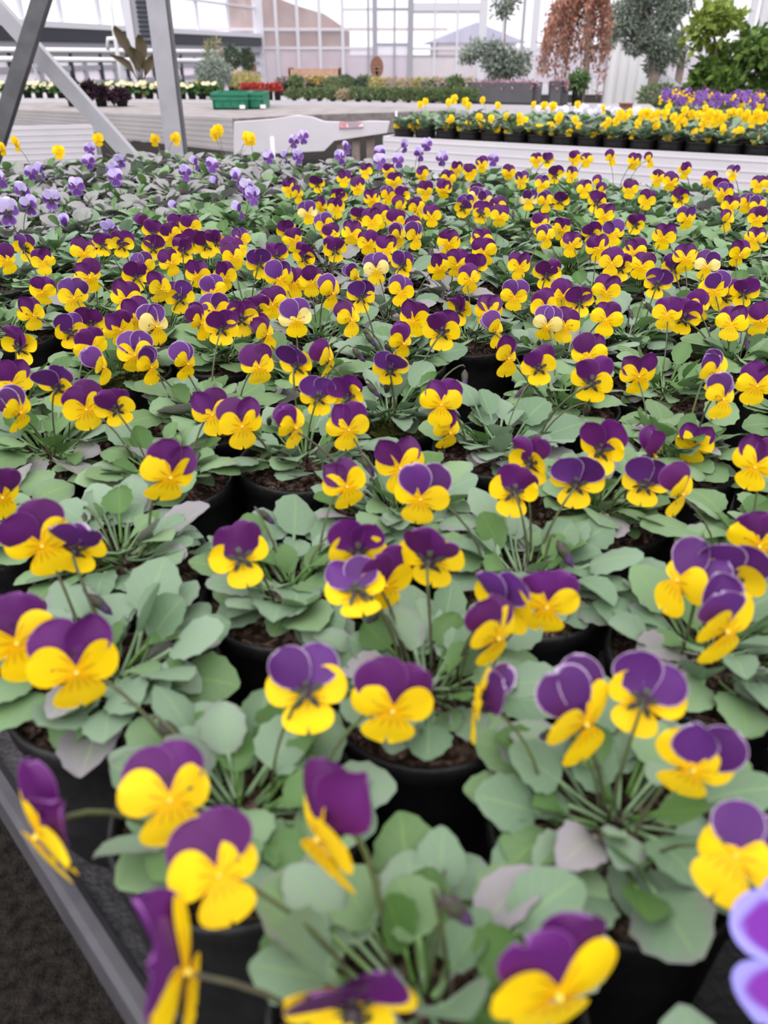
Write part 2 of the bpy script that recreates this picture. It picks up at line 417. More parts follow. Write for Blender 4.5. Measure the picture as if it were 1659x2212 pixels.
def calyx_mesh():
    mb = MB()
    for k in range(5):
        a = 2 * math.pi * k / 5 + 0.3
        d = Vector((math.cos(a), math.sin(a), 0)); n = Vector((-d.y, d.x, 0))
        for sgn, ln in ((1, .0095), (-1, .0035)):
            base = Vector((0, 0, -.0045)); tip = base + d * .004 * (1 if sgn > 0 else .6) + Vector((0, 0, .0)) + d * ln * .6 + Vector((0, 0, sgn * ln * .35))
            midp = (base + tip) / 2 + d * .0008
            mb.add([base + n * .0006, base - n * .0006, midp - n * .0016, midp + n * .0016, tip], [(0, 1, 2, 3), (3, 2, 4)])
    mb.lathe([(.0001, -.007), (.0018, -.006), (.0022, -.0035), (.0012, -.0005), (.0001, 0)], 8)
    return mb.mesh('flower', 'calyx', True)
CALYX = calyx_mesh()
THROAT = MB().lathe([(.0001, -.001), (.0010, 0), (.0009, .001), (.0001, .0016)], 8).mesh('throat', 'throat', True)
BUD = MB().lathe([(.0003, .000), (.0022, .003), (.0030, .008), (.0024, .013), (.0003, .017)], 8).mesh('bud', 'bud_purple', True)
BUDCAP = MB().lathe([(.0005, -.003), (.0032, .001), (.0036, .005), (.0030, .0085)], 8).mesh('sepals', 'calyx', True)

def pot_mesh():
    prof = [(.0490, .080), (.0492, .0855), (.0500, .0885), (.0515, .0897), (.0528, .0888), (.0533, .0865), (.0530, .0790), (.0512, .0770), (.0500, .0600), (.0465, .006), (.0445, .0), (.0005, .0)]
    return MB().lathe(prof, 36).mesh('pot', 'pot_plastic', True)
POT = pot_mesh()
def soil_mesh(seed, m):
    r = random.Random(seed); mb = MB(); R, S = 7, 22
    vs = [(0, 0, .085)]; fs = []
    for i in range(1, R + 1):
        rr = .0496 * i / R
        for k in range(S):
            t = 2 * math.pi * (k + .5 * (i % 2)) / S
            vs.append((rr * math.cos(t), rr * math.sin(t), .0835 - .004 * (i / R) ** 3 + r.uniform(-.0018, .0032)))
    for k in range(S): fs.append((0, 1 + k, 1 + (k + 1) % S))
    for i in range(R - 1):
        a, b = 1 + i * S, 1 + (i + 1) * S
        for k in range(S): fs.append((a + k, b + k, b + (k + 1) % S, a + (k + 1) % S))
    mb.add(vs, fs)
    for k in range(60):   # crumbs and bark fibres
        a = r.uniform(0, 6.28); q = .047 * math.sqrt(r.random()); s = r.uniform(.0012, .0035); l = s * r.uniform(1, 3.2)
        p = Vector((q * math.cos(a), q * math.sin(a), .086)); d = Vector((math.cos(a * 7), math.sin(a * 7), r.uniform(-.2, .4)))
        mb.bar(p - d * l, p + d * l, s, s * .7)
    return mb.mesh('soil', m)
SOILS = [soil_mesh(k, 'soil') for k in range(4)] + [soil_mesh(9, 'moss')]

# ------------------------------------------------------------------ large structure
RIMZ = 0.84
BENCH = 0.75
mb = MB(); mb.add([(-45, -6, 0), (45, -6, 0), (45, 60, 0), (-45, 60, 0)], [(0, 1, 2, 3)])
tag(mb.build('floor', 'ground_fabric'), 'black woven ground fabric on the glasshouse floor', kind='structure')

# back wall of glass: posts, mullions, transoms, panes
YB = 28.0
X0 = atY(560, 100, YB).x; X1 = atY(1900, 100, YB).x
def glazed_wall(name, label, p0, p1, spec, z_top):
    """spec: list of (pixel x of bar, width m, material); panes fill between; transoms: (py, x0, x1, thickness, material)"""
    root = empty(name, (p0[0], p0[1], 0), label, kind='structure')
    return root
wall_back = glazed_wall('wall_back', 'dusty glass back wall of the greenhouse with pale metal bars', (X0, YB), (X1, YB), None, 4)
ZT = 4.2
bars = [(562, .30, 'frame_light'), (600, .09, 'frame_light'), (645, .09, 'frame_light'), (692, .09, 'frame_light'), (741, .09, 'frame_light'), (796, .06, 'frame_mid'),
        (810, .14, 'frame_mid'), (852, .06, 'frame_mid'), (886, .17, 'frame_mid'), (938, .06, 'frame_light'), (986, .06, 'frame_light'), (1040, .24, 'frame_light'),
        (1084, .07, 'frame_light'), (1126, .07, 'frame_mid'), (1152, .20, 'frame_light'), (1215, .08, 'frame_light'), (1290, .08, 'frame_light'), (1370, .2, 'frame_light'),
        (1450, .08, 'frame_light'), (1530, .08, 'frame_light'), (1610, .2, 'frame_light'), (1700, .1, 'frame_light'), (1800, .1, 'frame_light')]
xs = []
for px, w, m in bars:
    x = atY(px, 110, YB).x; xs.append(x)
    MB().box((x - w / 2 - X0, -.05, 0), (x + w / 2 - X0, .05, ZT)).build('mullion', m, wall_back)
def zt(py): return atY(900, py, YB).z
tz = [0.25, zt(104), zt(-60), ZT]
for i in range(len(xs) - 1):
    w0, w1 = bars[i][1] / 2, bars[i + 1][1] / 2
    a, b = xs[i] + w0 - X0, xs[i + 1] - w1 - X0
    door = 886 <= bars[i][0] < 1040
    m = 'frame_mid' if 810 <= bars[i][0] < 886 else 'frame_light'
    levels = [0.25, zt(104 if bars[i][0] < 810 else 96 if bars[i][0] < 886 else 105), zt(-70)]
    if 741 <= bars[i][0] < 886: levels.insert(2, zt(20))
    if door: levels = [0.25, zt(105), zt(26)]
    for k, z in enumerate(levels):
        if 810 <= bars[i][0] < 886 and k == 0: pass
        MB().box((a, -.035, z - .035), (b, .035, z + .035)).build('transom', m, wall_back)
    if door: MB().box((a, -.06, zt(24)), (b, .06, zt(6))).build('lintel', 'frame_light', wall_back)
    for k in range(len(levels) - 1):
        MB().box((a, -.006, levels[k] + .035), (b, .006, levels[k + 1] - .035)).build('pane', 'glass_milky' if k == 0 and not door else 'glass_clear', wall_back)
    MB().box((a, -.04, 0), (b, .04, .22)).build('kerb', 'frame_light', wall_back)

# left wall: upper glass, gutter, heating pipes, lower grid
PL0 = atY(-160, 100, 14.2); PL1 = atY(556, 100, 27.9)
p0, p1 = (PL0.x, PL0.y), (PL1.x, PL1.y)
wall_left = empty('wall_left', (p0[0], p0[1], 0), 'glass side wall with dark gutter between bright upper panes and gridded lower panes', kind='structure')
ex = Vector((p1[0] - p0[0], p1[1] - p0[1], 0)).normalized(); LEN = (Vector(p1) - Vector(p0)).length
def on_left(px, py): 
    h = atline(px, py, p0, p1); return (h - Vector((p0[0], p0[1], 0))).dot(ex), h.z
GZ = on_left(270, 77)[1]     # gutter height
gt, gb = GZ + .08, GZ - .14
def lw_box(s0, s1, z0, z1, d, name, m):
    n = Vector((-ex.y, ex.x, 0))
    a = ex * s0 - n * d / 2; b = ex * s1 - n * d / 2
    MB().prism([a + Vector((0, 0, z0)), b + Vector((0, 0, z0)), b + Vector((0, 0, z1)), a + Vector((0, 0, z1))], n * d).build(name, m, wall_left)
lw_box(0, LEN, gb, gt, .3, 'gutter', 'frame_dark')
lw_box(0, LEN, gt, gt + .10, .34, 'gutter_lip', 'frame_light')
lw_box(0, LEN, gb - .16, gb, .2, 'gutter_base', 'frame_mid')
up_s = [on_left(px, 30)[0] for px in (-120, -40, 46, 130, 213, 268, 340, 425, 492, 555)]
for k, s in enumerate(up_s):
    lw_box(s - .035, s + .035, gt + .1, gt + 3.2, .07, 'mullion', 'frame_light')
    if k: lw_box(up_s[k - 1] + .035, s - .035, gt + .1, gt + 3.2, .012, 'pane', 'glass_clear')
lw_box(0, LEN, on_left(480, 8)[1] - .025, on_left(480, 8)[1] + .025, .06, 'transom', 'frame_light')
lo_s = [on_left(px, 140)[0] for px in (-90, -40, 20, 84, 152, 182, 216, 246, 273, 300, 330, 360, 390, 421, 455, 490, 525)]
lz = [on_left(200, 178)[1], on_left(200, 146)[1], on_left(200, 118)[1]]
for k, s in enumerate(lo_s):
    lw_box(s - .05, s + .05, 0, gb - .16, .08, 'mullion', 'frame_dark' if k % 2 == 0 else 'frame_mid')
    if k: lw_box(lo_s[k - 1] + .05, s - .05, .1, gb - .16, .012, 'pane', 'glass_milky')
for z in lz: lw_box(0, LEN, z - .045, z + .045, .07, 'transom', 'frame_mid')

# outside, seen through the panes
out = MB(); out.box((-80, 60, -.2), (80, 90, -.02)); tag(out.build('ground_outside', 'yard'), 'pale yard outside the greenhouse glass', kind='structure')
def atP(px, py, Y): return atY(px, py, Y)
b = empty('brown_barn', (atY(620, 100, 34).x, 34, 0), 'blurred rust brown barn beyond the dusty glass', 'building')
q = [atY(x, y, 34) for x, y in ((488, -20), (560, -20), (640, 12), (700, 30), (742, 60), (742, 96), (488, 96))]
q[-1].z = q[-2].z = 0; 
MB().prism([p - b.location for p in q], (0, 6, 0)).build('wall', 'brown_wall', b)
MB().box((-5.5, -.15, q[4].z - .1), (6, -.02, q[4].z)).build('ledge', 'pink_wall', b)
b = empty('gabled_house', (atY(980, 100, 42).x, 42, 0), 'pale blue roofed house beyond the glass double door', 'building')
q = [atY(x, y, 42) for x, y in ((925, 92), (1030, 48), (1140, 92))]; c0 = Vector((b.location.x, 42, 0))
MB().prism([p - c0 for p in q], (0, 8, 0)).build('roof', 'blue_roof', b)
MB().prism([Vector((q[0].x + .5, 42.2, 0)) - c0, Vector((q[2].x - .5, 42.2, 0)) - c0, Vector((q[2].x - .5, 42.2, q[2].z)) - c0, Vector((q[0].x + .5, 42.2, q[0].z)) - c0], (0, 7.6, 0)).build('wall', 'pink_wall', b)
b = empty('garden_wall', (0, 41, 0), 'long low rosy wall outside behind the side glass', 'wall')
MB().box((-30, 0, 0), (30, .4, 1.0)).build('wall', 'pink_wall', b); MB().box((-30.05, -.03, 1.0), (30.05, .43, 1.06)).build('coping', 'dim_hedge', b)
b = empty('clipped_hedge', (-16, 31, 0), 'dull brown hedge outside the left panes', 'hedge')
MB().box((-12, 0, 0), (3, 1.2, gb - .35)).build('hedge_body', 'dim_hedge', b)

# ------------------------------------------------------------------ our bench
_p, _q = atz(0, 1738, BENCH), atz(294, 2212, BENCH)
_d = (_q - _p).normalized(); _n = Vector((-_d.y, _d.x, 0))
_a, _b = _q + _n * .011 + _d * ((_q.y + .35) / -_d.y), _p + _n * .011 - _d * ((1.575 - _p.y) / -_d.y)
A, B, C, D, E_, F_ = (_a.x, _a.y), (_b.x, _b.y), (_b.x - .12, 1.97), (-.50, 2.52), (1.75, 1.32), (1.75, -.35)
POLY = [A, F_, E_, D, C, B]
bench = empty('plant_bench', (0.2, 1.0, 0), 'low black topped plant bench carrying the pots of purple and yellow violas', 'bench')
lp = [Vector((x, y, BENCH - .02)) - bench.location for x, y in POLY]
MB().prism(lp, (0, 0, .02)).build('bench_top', 'bench_mat', bench)
cx = sum(p[0] for p in POLY) / 6; cy = sum(p[1] for p in POLY) / 6
for i in range(6):
    a, c = Vector((*POLY[i], 0)), Vector((*POLY[(i + 1) % 6], 0))
    n = Vector(((c - a).y, -(c - a).x, 0)).normalized()
    prof = [(0, -.028), (.011, -.028), (.011, .006), (.008, .009), (.003, .009), (0, .006)]
    L = c - a; e0 = L.normalized() * .008
    MB().prism([a - e0 + n * u + Vector((0, 0, BENCH + z)) - bench.location for u, z in prof], L + 2 * e0).build('bench_edge', 'bench_rim' if i in (4, 5, 3) else 'white_board', bench)
for x, y in ((-1.1, 1.75), (-.5, 2.25), (.6, 1.7), (1.5, 1.2), (.55, -.15), (1.5, -.15), (-.2, .6)):
    MB().box((x - .03 - bench.location.x, y - .03 - bench.location.y, 0), (x + .03 - bench.location.x, y + .03 - bench.location.y, BENCH - .02)).build('leg', 'galvanised', bench)

# ------------------------------------------------------------------ pots on our bench
def inside(x, y, m=0.0):
    for i in range(6):
        a, c = POLY[i], POLY[(i + 1) % 6]
        dx, dy = c[0] - a[0], c[1] - a[1]
        if ((x - a[0]) * -dy + (y - a[1]) * dx) / math.hypot(dx, dy) < m: return False
    return True
NEAR = [(405,1745),(800,2075),(1290,1755),(820,1535),(100,1545),(1460,1420),(1720,1690),(565,1290),(215,1335),(55,1205),
        (340,1100),(140,985),(615,1000),(445,915),(865,1200),(1310,1110),(1140,1300),(1600,1225),(1720,1060),(1500,1000),(840,905),(1075,945),
        (1230,880),(1395,850),(250,805),(1710,2160),(40,870),(1230,2330)]
rng = random.Random(11)
pots = []
for px, py in NEAR:
    p = atz(px, py, RIMZ); pots.append([p.x, p.y, True])
va, vb = (.0840, .0735), (-.0870, .0790)
o0 = atz(340, 1100, RIMZ)
for i in range(-30, 40):
    for j in range(-30, 40):
        x = o0.x + i * va[0] + j * vb[0] + rng.uniform(-.006, .006); y = o0.y + i * va[1] + j * vb[1] + rng.uniform(-.006, .006)
        if not inside(x, y, .058): continue
        q = project((x, y, RIMZ))
        if q is None or q[0] < -170 * .5 / max(q[2], .3) - 150 or q[0] > CW + 170 * .5 / max(q[2], .3) + 150 or q[1] > 2330: continue
        if any(math.hypot(x - a[0], y - a[1]) < .088 for a in pots): continue
        pots.append([x, y, False])
for it in range(60):    # pots push each other apart until they only touch
    for i in range(len(pots)):
        for j in range(i):
            dx, dy = pots[i][0] - pots[j][0], pots[i][1] - pots[j][1]
            d = math.hypot(dx, dy)
            if d < .1085 and d > 1e-6:
                k = (.1085 - d) / d * .5
                pots[i][0] += dx * k; pots[i][1] += dy * k; pots[j][0] -= dx * k; pots[j][1] -= dy * k
        a_, c_ = Vector(POLY[5]), Vector(POLY[0]); e_ = (c_ - a_).normalized(); n_ = Vector((-e_.y, e_.x))
        dd = (Vector(pots[i][:2]) - a_).dot(n_)
        if dd < .050: pots[i][0] += n_.x * (.050 - dd); pots[i][1] += n_.y * (.050 - dd)
pots = [p for p in pots if inside(p[0], p[1], .03)]

def pot_kind(x, y):
    q = project((x, y, RIMZ + .03))
    if q[1] < 326 + (max(0, q[0] - 100) * -.02) and q[0] < 620: return 'gold'
    lim = 508 - .18 * q[0] if q[0] < 600 else 400 - .165 * (q[0] - 600)
    return 'lilac' if q[1] < lim and q[0] < 1000 else 'two'

# flowers: x, y of the throat in the photograph, turn (0 faces us, + to our right, 180 away), then optional: kind, lift, nod, roll, size
# kind: t two-coloured, w pale-rimmed, c pale-rimmed with cream side petals, l lilac, g golden, b bud, v blue-violet
FL = '''15,564,20;56,537,160;93,567,0;182,549,10;223,530,180;263,530,175;194,601,15;91,632,-20;160,645,0;272,648,0;294,598,180;311,579,0;348,625,40;370,569,20
388,645,180,w;427,596,0;463,632,10,w;486,601,20;395,537,190;419,524,150;331,537,180;506,557,30;72,682,30;199,699,170;300,689,10;260,713,20;338,706,40,c;152,719,180,w
435,699,60;479,709,170;466,675,10,w;520,689,190;199,753,20;223,794,80,w;292,768,0,w;327,794,60,w;405,787,60,w;47,750,150;27,832,0;44,892,60;128,834,150,w;186,885,5
250,881,180;459,897,0;523,922,10;560,794,20;636,520,20;716,510,0;759,507,0;795,527,0;834,540,0;724,540,180;864,513,60;898,513,40;969,527,20;1046,547,0;930,540,0,b
599,554,180;560,571,180,w;660,557,150;604,605,0;636,615,10;675,611,20;773,598,80;813,584,10,c;871,574,150;950,581,20;987,574,10;1026,578,180;1016,605,30;867,632,0,w
719,635,60,w;780,642,180,w;589,659,0;641,692,10,c;557,672,180;577,723,70;759,692,60;894,694,0;955,716,180,t,.06,0,0,1.15;871,743,60;996,669,140;1055,675,0;1073,716,80,w
793,726,90,b;766,757,90,b;712,777,80;645,790,150,w;844,797,180;837,831,180,b;688,858,180;756,858,160;753,929,30;638,925,70;953,875,0;1004,804,0,b;1098,775,50;972,936,60,t,.03
1122,577,20;1111,643,0;1178,668,30;1181,594,170;1220,706,0;1216,640,20;1251,654,180;1234,530,0;1181,514,40;1293,538,20;1321,570,10;1370,545,0;1385,577,0;1340,580,180;1309,633,0
1309,692,0;1181,706,0,c;1419,615,180,w;1441,681,0;1398,657,90,b;1455,580,170,w;1481,559,10;1527,577,0,c;1597,552,30;1544,629,20,w;1565,640,170;1607,633,180;1579,702,0
1478,688,170;1513,668,50;1645,695,20;1617,723,10,b;1324,507,0;1272,769,10;1164,793,180;1279,825,180,t,.06,0,0,1.1;1268,880,180,b;1380,814,30;1548,807,60,w;1562,863,60,w;1635,835,20
368,1032,15,t,.065,0,-25,1.15;91,1180,-5,t,.065,0,12,1.12;165,1180,150,w;5,1075,20;199,1290,60,b;37,1390,-10,t,.06,6,5,1.15;165,1453,5,t,.06,10,-4,1.18;520,1204,180,t,.05,-25
749,1052,20;908,1079,0,w,.06,0,-8;864,1011,5;773,1187,180,t,.06;932,1204,165,t,.06,0,0,1.15;768,1281,185,w,.05,-60;834,1265,35;1244,1043,180,w;1303,970,160;1415,987,100;1394,1047,180,w,.04,-20
1474,1068,80;1499,966,0,t,.02;1111,1062,180,t,.05,-20;1150,998,150;1209,1176,60,b;1181,1312,0,t,.06,0,-5;1094,1301,150,w;1075,1380,60;1465,1255,-55,w,.06,20,0,1.15;1576,1249,180,w,.06,0,0,1.1;1569,1364,75,w,.06,0,0,1.25
1640,1180,10;82,1805,-72,t,.05,0,-8,1.4;367,1730,0,t,.06,35;473,1893,10,t,.06,45;400,2100,62,t,.06,0,0,1.3;352,1565,60,b;690,1811,-62,t,.06,0,10,1.35;848,1536,0,t,.055,5,-10,1.08;662,1492,180,w,.055,-35
1028,1521,-100,w,.05;962,1943,90,b,.05;760,2150,180,t,.05,0,0,1.2;1265,1565,58,w,.055,0,0,1.2;1390,1510,180,w,.06,-30;1497,1664,10,w,.055,10,-15;1590,1850,-20,w,.06,55;1207,2150,32,t,.06,5,0,1.25;1735,2085,0,v,.075,50,0,1.2
625,408,0;645,422,50;686,398,160;743,388,0;773,405,0;790,371,0;838,371,0;851,395,0;733,428,170;804,432,0;838,425,20;868,425,180;726,452,0;696,449,40;912,378,0;969,388,0;959,412,0
919,415,20;1013,371,0;986,368,10;1040,358,0;1027,415,180;932,469,0;821,469,0;854,482,0;702,489,20;804,479,0;895,496,50;1000,449,180,w;1047,435,0,c;902,452,40;1040,523,0;618,499,180
665,462,0,c;868,449,60;777,469,150;1016,375,0;1099,375,0;1127,391,0;1262,411,0;1361,411,0;1369,351,0;1242,343,10;1266,347,0;1322,343,60;1480,371,20;1532,391,0;1405,347,60;1159,347,20
1183,347,170;1234,379,20;1421,387,0;1199,379,180;1171,399,20;1294,399,60;1449,395,0;1143,434,0,c;1179,438,30;1210,434,180;1079,470,0;1306,466,0;1576,446,0;1612,442,10;1635,474,0
1639,446,20;1167,486,10;1433,514,0;1373,486,170;1484,474,30,w;1572,478,60;1631,518,0;1214,498,20;1278,506,180;1397,434,0;1469,430,180;1564,419,0;1639,399,0;1584,375,20,c;1556,407,170
1028,426,0,c;1052,438,150;1008,446,30;1075,450,0;1040,462,180;1290,438,170;1302,415,60;317,489,90;331,503,180;371,510,20;381,489,180;412,493,0;422,523,150;446,530,170;469,523,150
520,520,20;506,547,0;398,543,170
15,459,180,l,.055,0,0,1.3;51,415,150,l;64,445,160,l;111,432,180,l;68,375,0,l;91,371,90,l;3,388,60,l;192,351,0,l;260,348,170,l;246,368,30,l;250,385,0,l;165,405,10,l;240,496,150,l,.03
147,486,90,l,.02;402,375,30,l;459,358,10,l;425,354,80,l;469,398,90,l,.02;533,408,160,l;547,425,20,l;520,455,90,l,.03;515,385,60,l;381,452,90,l,.02;194,324,0,l;581,341,0,l;618,341,90,l
645,341,30,l;635,307,10,l;655,297,0,l;736,341,40,l;821,351,0,l;861,348,20,l;875,317,60,l;922,314,0,l;908,334,40,l;750,320,60,l;820,331,0,l;956,344,20,l;1066,345,0,l
213,303,0,g;127,330,10,g;380,302,0,g;465,293,20,g;472,285,0,g;545,303,30,g;535,301,0,g;37,312,60,g;7,323,60,g;335,305,20,g'''
flowers = []
rng = random.Random(5)
for row in FL.replace('\n', ';').split(';'):
    t = row.split(',')
    px, py, yaw = float(t[0]), float(t[1]), float(t[2])
    kind = t[3] if len(t) > 3 else ('w' if rng.random() < .07 else 't')
    lift = float(t[4]) if len(t) > 4 else (rng.uniform(.046, .062) if kind != 'b' else .035)
    nod = float(t[5]) if len(t) > 5 else rng.uniform(-6, 10)
    roll = float(t[6]) if len(t) > 6 else rng.uniform(-10, 10)
    size = float(t[7]) if len(t) > 7 else rng.uniform(.94, 1.08)
    p = atz(px, py, RIMZ + lift)
    if not inside(p.x, p.y, .04):
        far = atline(px, py, (D[0] - .03, D[1] - .06), (E_[0] - .03, E_[1] - .06)) if px > 330 else atline(px, py, (C[0] + .03, C[1] - .06), (D[0] + .03, D[1] - .06))
        if far.y < p.y: p = far
    flowers.append((p, yaw + rng.uniform(-7, 7), kind, nod, roll, size))
assigned = {i: [] for i in range(len(pots))}
for f in flowers:
    k = min(range(len(pots)), key=lambda i: math.hypot(pots[i][0] - f[0].x, pots[i][1] + .0 - f[0].y))
    assigned[k].append(f)

for i, pt in enumerate(pots):
    q = project((pt[0], pt[1], RIMZ + .05))
    if q and (q[0] < -25 or q[0] > CW + 25):
        for k in range(rng.choice((1, 2, 2, 3))):
            assigned[i].append((Vector((pt[0] + rng.uniform(-.04, .04), pt[1] + rng.uniform(-.04, .04), RIMZ + rng.uniform(.045, .06))), rng.uniform(-60, 60), 't' if pot_kind(pt[0], pt[1]) == 'two' else 'l', 5, rng.uniform(-10, 10), 1.0))
def frame(p, yaw, nod, roll, size):
    d = Vector((-p.x, -p.y, 0)).normalized()
    n = Matrix.Rotation(math.radians(yaw), 3, 'Z') @ d
    h = n.copy()
    n = (n * math.cos(math.radians(nod)) + Vector((0, 0, math.sin(math.radians(nod))))).normalized()
    x = Vector((0, 0, 1)).cross(h).normalized()
    y = n.cross(x).normalized()
    M = Matrix((x, y, n)).transposed() @ Matrix.Rotation(math.radians(roll), 3, 'Z')
    return Matrix.Translation(p) @ M.to_4x4() @ Matrix.Scale(size * .85, 4)

KIND = {'t': ('purple', 'yellow'), 'w': ('rim', 'yellow'), 'c': ('rim', 'cream'), 'l': ('lilac', 'violet'), 'g': ('yellow', 'yellow'), 'v': ('blue', 'blue'), 'p': ('violet', 'violet'), 'h': ('white', 'white')}
def stem_mesh(M, base_world, thick=.0009):
    inv = M.inverted()
    b = inv @ base_world
    p0 = Vector((0, -.0005, -.0055)); p1 = Vector((0, .003, -.014))
    up = (inv.to_3x3() @ Vector((0, 0, 1))).normalized()
    p2 = b + up * (p1 - b).length * .55
    pts = []
    for k in range(9):
        t = k / 8
        pts.append(p0 * (1 - t) ** 3 + p1 * 3 * t * (1 - t) ** 2 + p2 * 3 * t * t * (1 - t) + b * t ** 3)
    return MB().tube(pts, thick, 4).mesh('stem', 'stem_green', True)
def add_flower(root, f, base, r):
    p, yaw, kind, nod, roll, size = f
    off = Matrix.Translation(-root.location)
    if kind == 'b':
        M = frame(p, yaw, -50, roll, size)
        fl = link('bud', BUDCAP, root, off @ M); link('closed_petals', BUD, fl)
        link('stem', stem_mesh(M, base), fl)
        return
    M = frame(p, yaw, nod, roll, size)
    fl = link('flower', CALYX, root, off @ M)
    u, l = KIND[kind]
    R = Matrix.Rotation
    vx = (M.to_3x3().inverted() @ (CAM - p)).normalized().x     # how far the flower is turned
    tw = math.copysign(max(0.0, abs(vx) - .45) / .55, vx)
    for s in (-1, 1):
        m = r.choice(PETALS['up_' + u])
        link('upper_petal', m, fl, Matrix.Translation((0, .001, -.0018 - .0007 * s)) @ R(math.radians(-s * r.uniform(24, 33) * (1 - .5 * abs(tw))), 4, 'Z') @ R(math.radians(r.uniform(-16, 8) - 22 * abs(tw)), 4, 'X') @ R(math.radians(58 * tw), 4, 'Y'))
    for s in (-1, 1):
        m = r.choice(PETALS['side_' + l])
        link('side_petal', m, fl, Matrix.Translation((0, 0, .0004 * s)) @ R(math.radians(-s * r.uniform(64, 82) * (1 - .3 * abs(tw))), 4, 'Z') @ R(math.radians(r.uniform(-14, 6)), 4, 'X') @ R(math.radians(30 * tw), 4, 'Y'))
    m = r.choice(PETALS['low_' + l])
    link('lower_petal', m, fl, Matrix.Translation((0, -.0008, .0012)) @ R(math.pi, 4, 'Z') @ R(math.radians(r.uniform(-16, 6)), 4, 'X') @ R(math.radians(-28 * tw), 4, 'Y'))
    link('throat', THROAT, fl)
    link('stem', stem_mesh(M, base), fl)

def add_leaves(root, r, n, mats, spread=1.0, lift=0.0, drop=0.0):
    az = r.uniform(0, 6.28); k_out = int(n * .36); k_mid = int(n * .36)
    for k in range(n):
        az += 2.39996 + r.uniform(-.35, .35)
        if k < k_out: lst, el, sc, rad, zz = 0, r.uniform(2, 24) + lift, r.uniform(.82, 1.12), r.uniform(.002, .012), r.uniform(0, .010)
        elif k < k_out + k_mid: lst, el, sc, rad, zz = 1, r.uniform(22, 58) + lift * .5, r.uniform(.78, 1.12), r.uniform(.002, .022), r.uniform(0, .012)
        else: lst, el, sc, rad, zz = 2, r.uniform(35, 75), r.uniform(.75, 1.2), r.uniform(.0, .028), r.uniform(.002, .014)
        mname = mats[0] if r.random() < .66 else r.choice(mats)
        if lst == 2 and r.random() < .6: mname = 'leaf_young'
        me = r.choice(LEAVES[mname][lst])
        M = Matrix.Translation((rad * math.cos(az), rad * math.sin(az), drop + .0825 + zz)) @ Matrix.Rotation(az, 4, 'Z') @ Matrix.Rotation(-math.radians(el), 4, 'Y') @ Matrix.Rotation(r.uniform(-.45, .45), 4, 'X') @ Matrix.Scale(sc * spread, 4)
        link('leaf', me, root, M)

WORDS = ['no', 'one', 'two', 'three', 'four', 'five', 'six', 'seven', 'eight', 'nine', 'ten', 'eleven', 'twelve']
ORD = 'first second third fourth fifth sixth seventh eighth ninth tenth eleventh twelfth thirteenth fourteenth fifteenth sixteenth seventeenth eighteenth nineteenth twentieth twenty-first twenty-second twenty-third twenty-fourth'.split()
def edge_row(x, y, i):
    a, c = POLY[i], POLY[(i + 1) % 6]; dx, dy = c[0] - a[0], c[1] - a[1]
    return ORD[max(0, min(23, round((((x - a[0]) * -dy + (y - a[1]) * dx) / math.hypot(dx, dy) - .055) / .112)))]
def viola_label(kind, fs, tint, x, y):
    op = [f for f in fs if f[2] != 'b']; away = [f for f in op if abs((f[1] + 180) % 360 - 180) > 115]
    col = {'two': 'purple-yellow', 'lilac': 'lilac', 'gold': 'golden'}[kind]
    where = edge_row(x, y, 5) + ' row from dark bench edge' if kind == 'two' else edge_row(x, y, 2) + ' row from far bench edge'
    if not op: return 'viola without open flowers, %s leaves, %s' % (tint, where)
    s = 'viola, %s %s %s' % (WORDS[min(len(op), 12)], col, 'flower' if len(op) == 1 else 'flowers')
    if away: s += ' (%s turned away)' % WORDS[min(len(away), 12)]
    return s + ', %s leaves, %s' % (tint, where)
r = random.Random(21)
n_leaf = 0
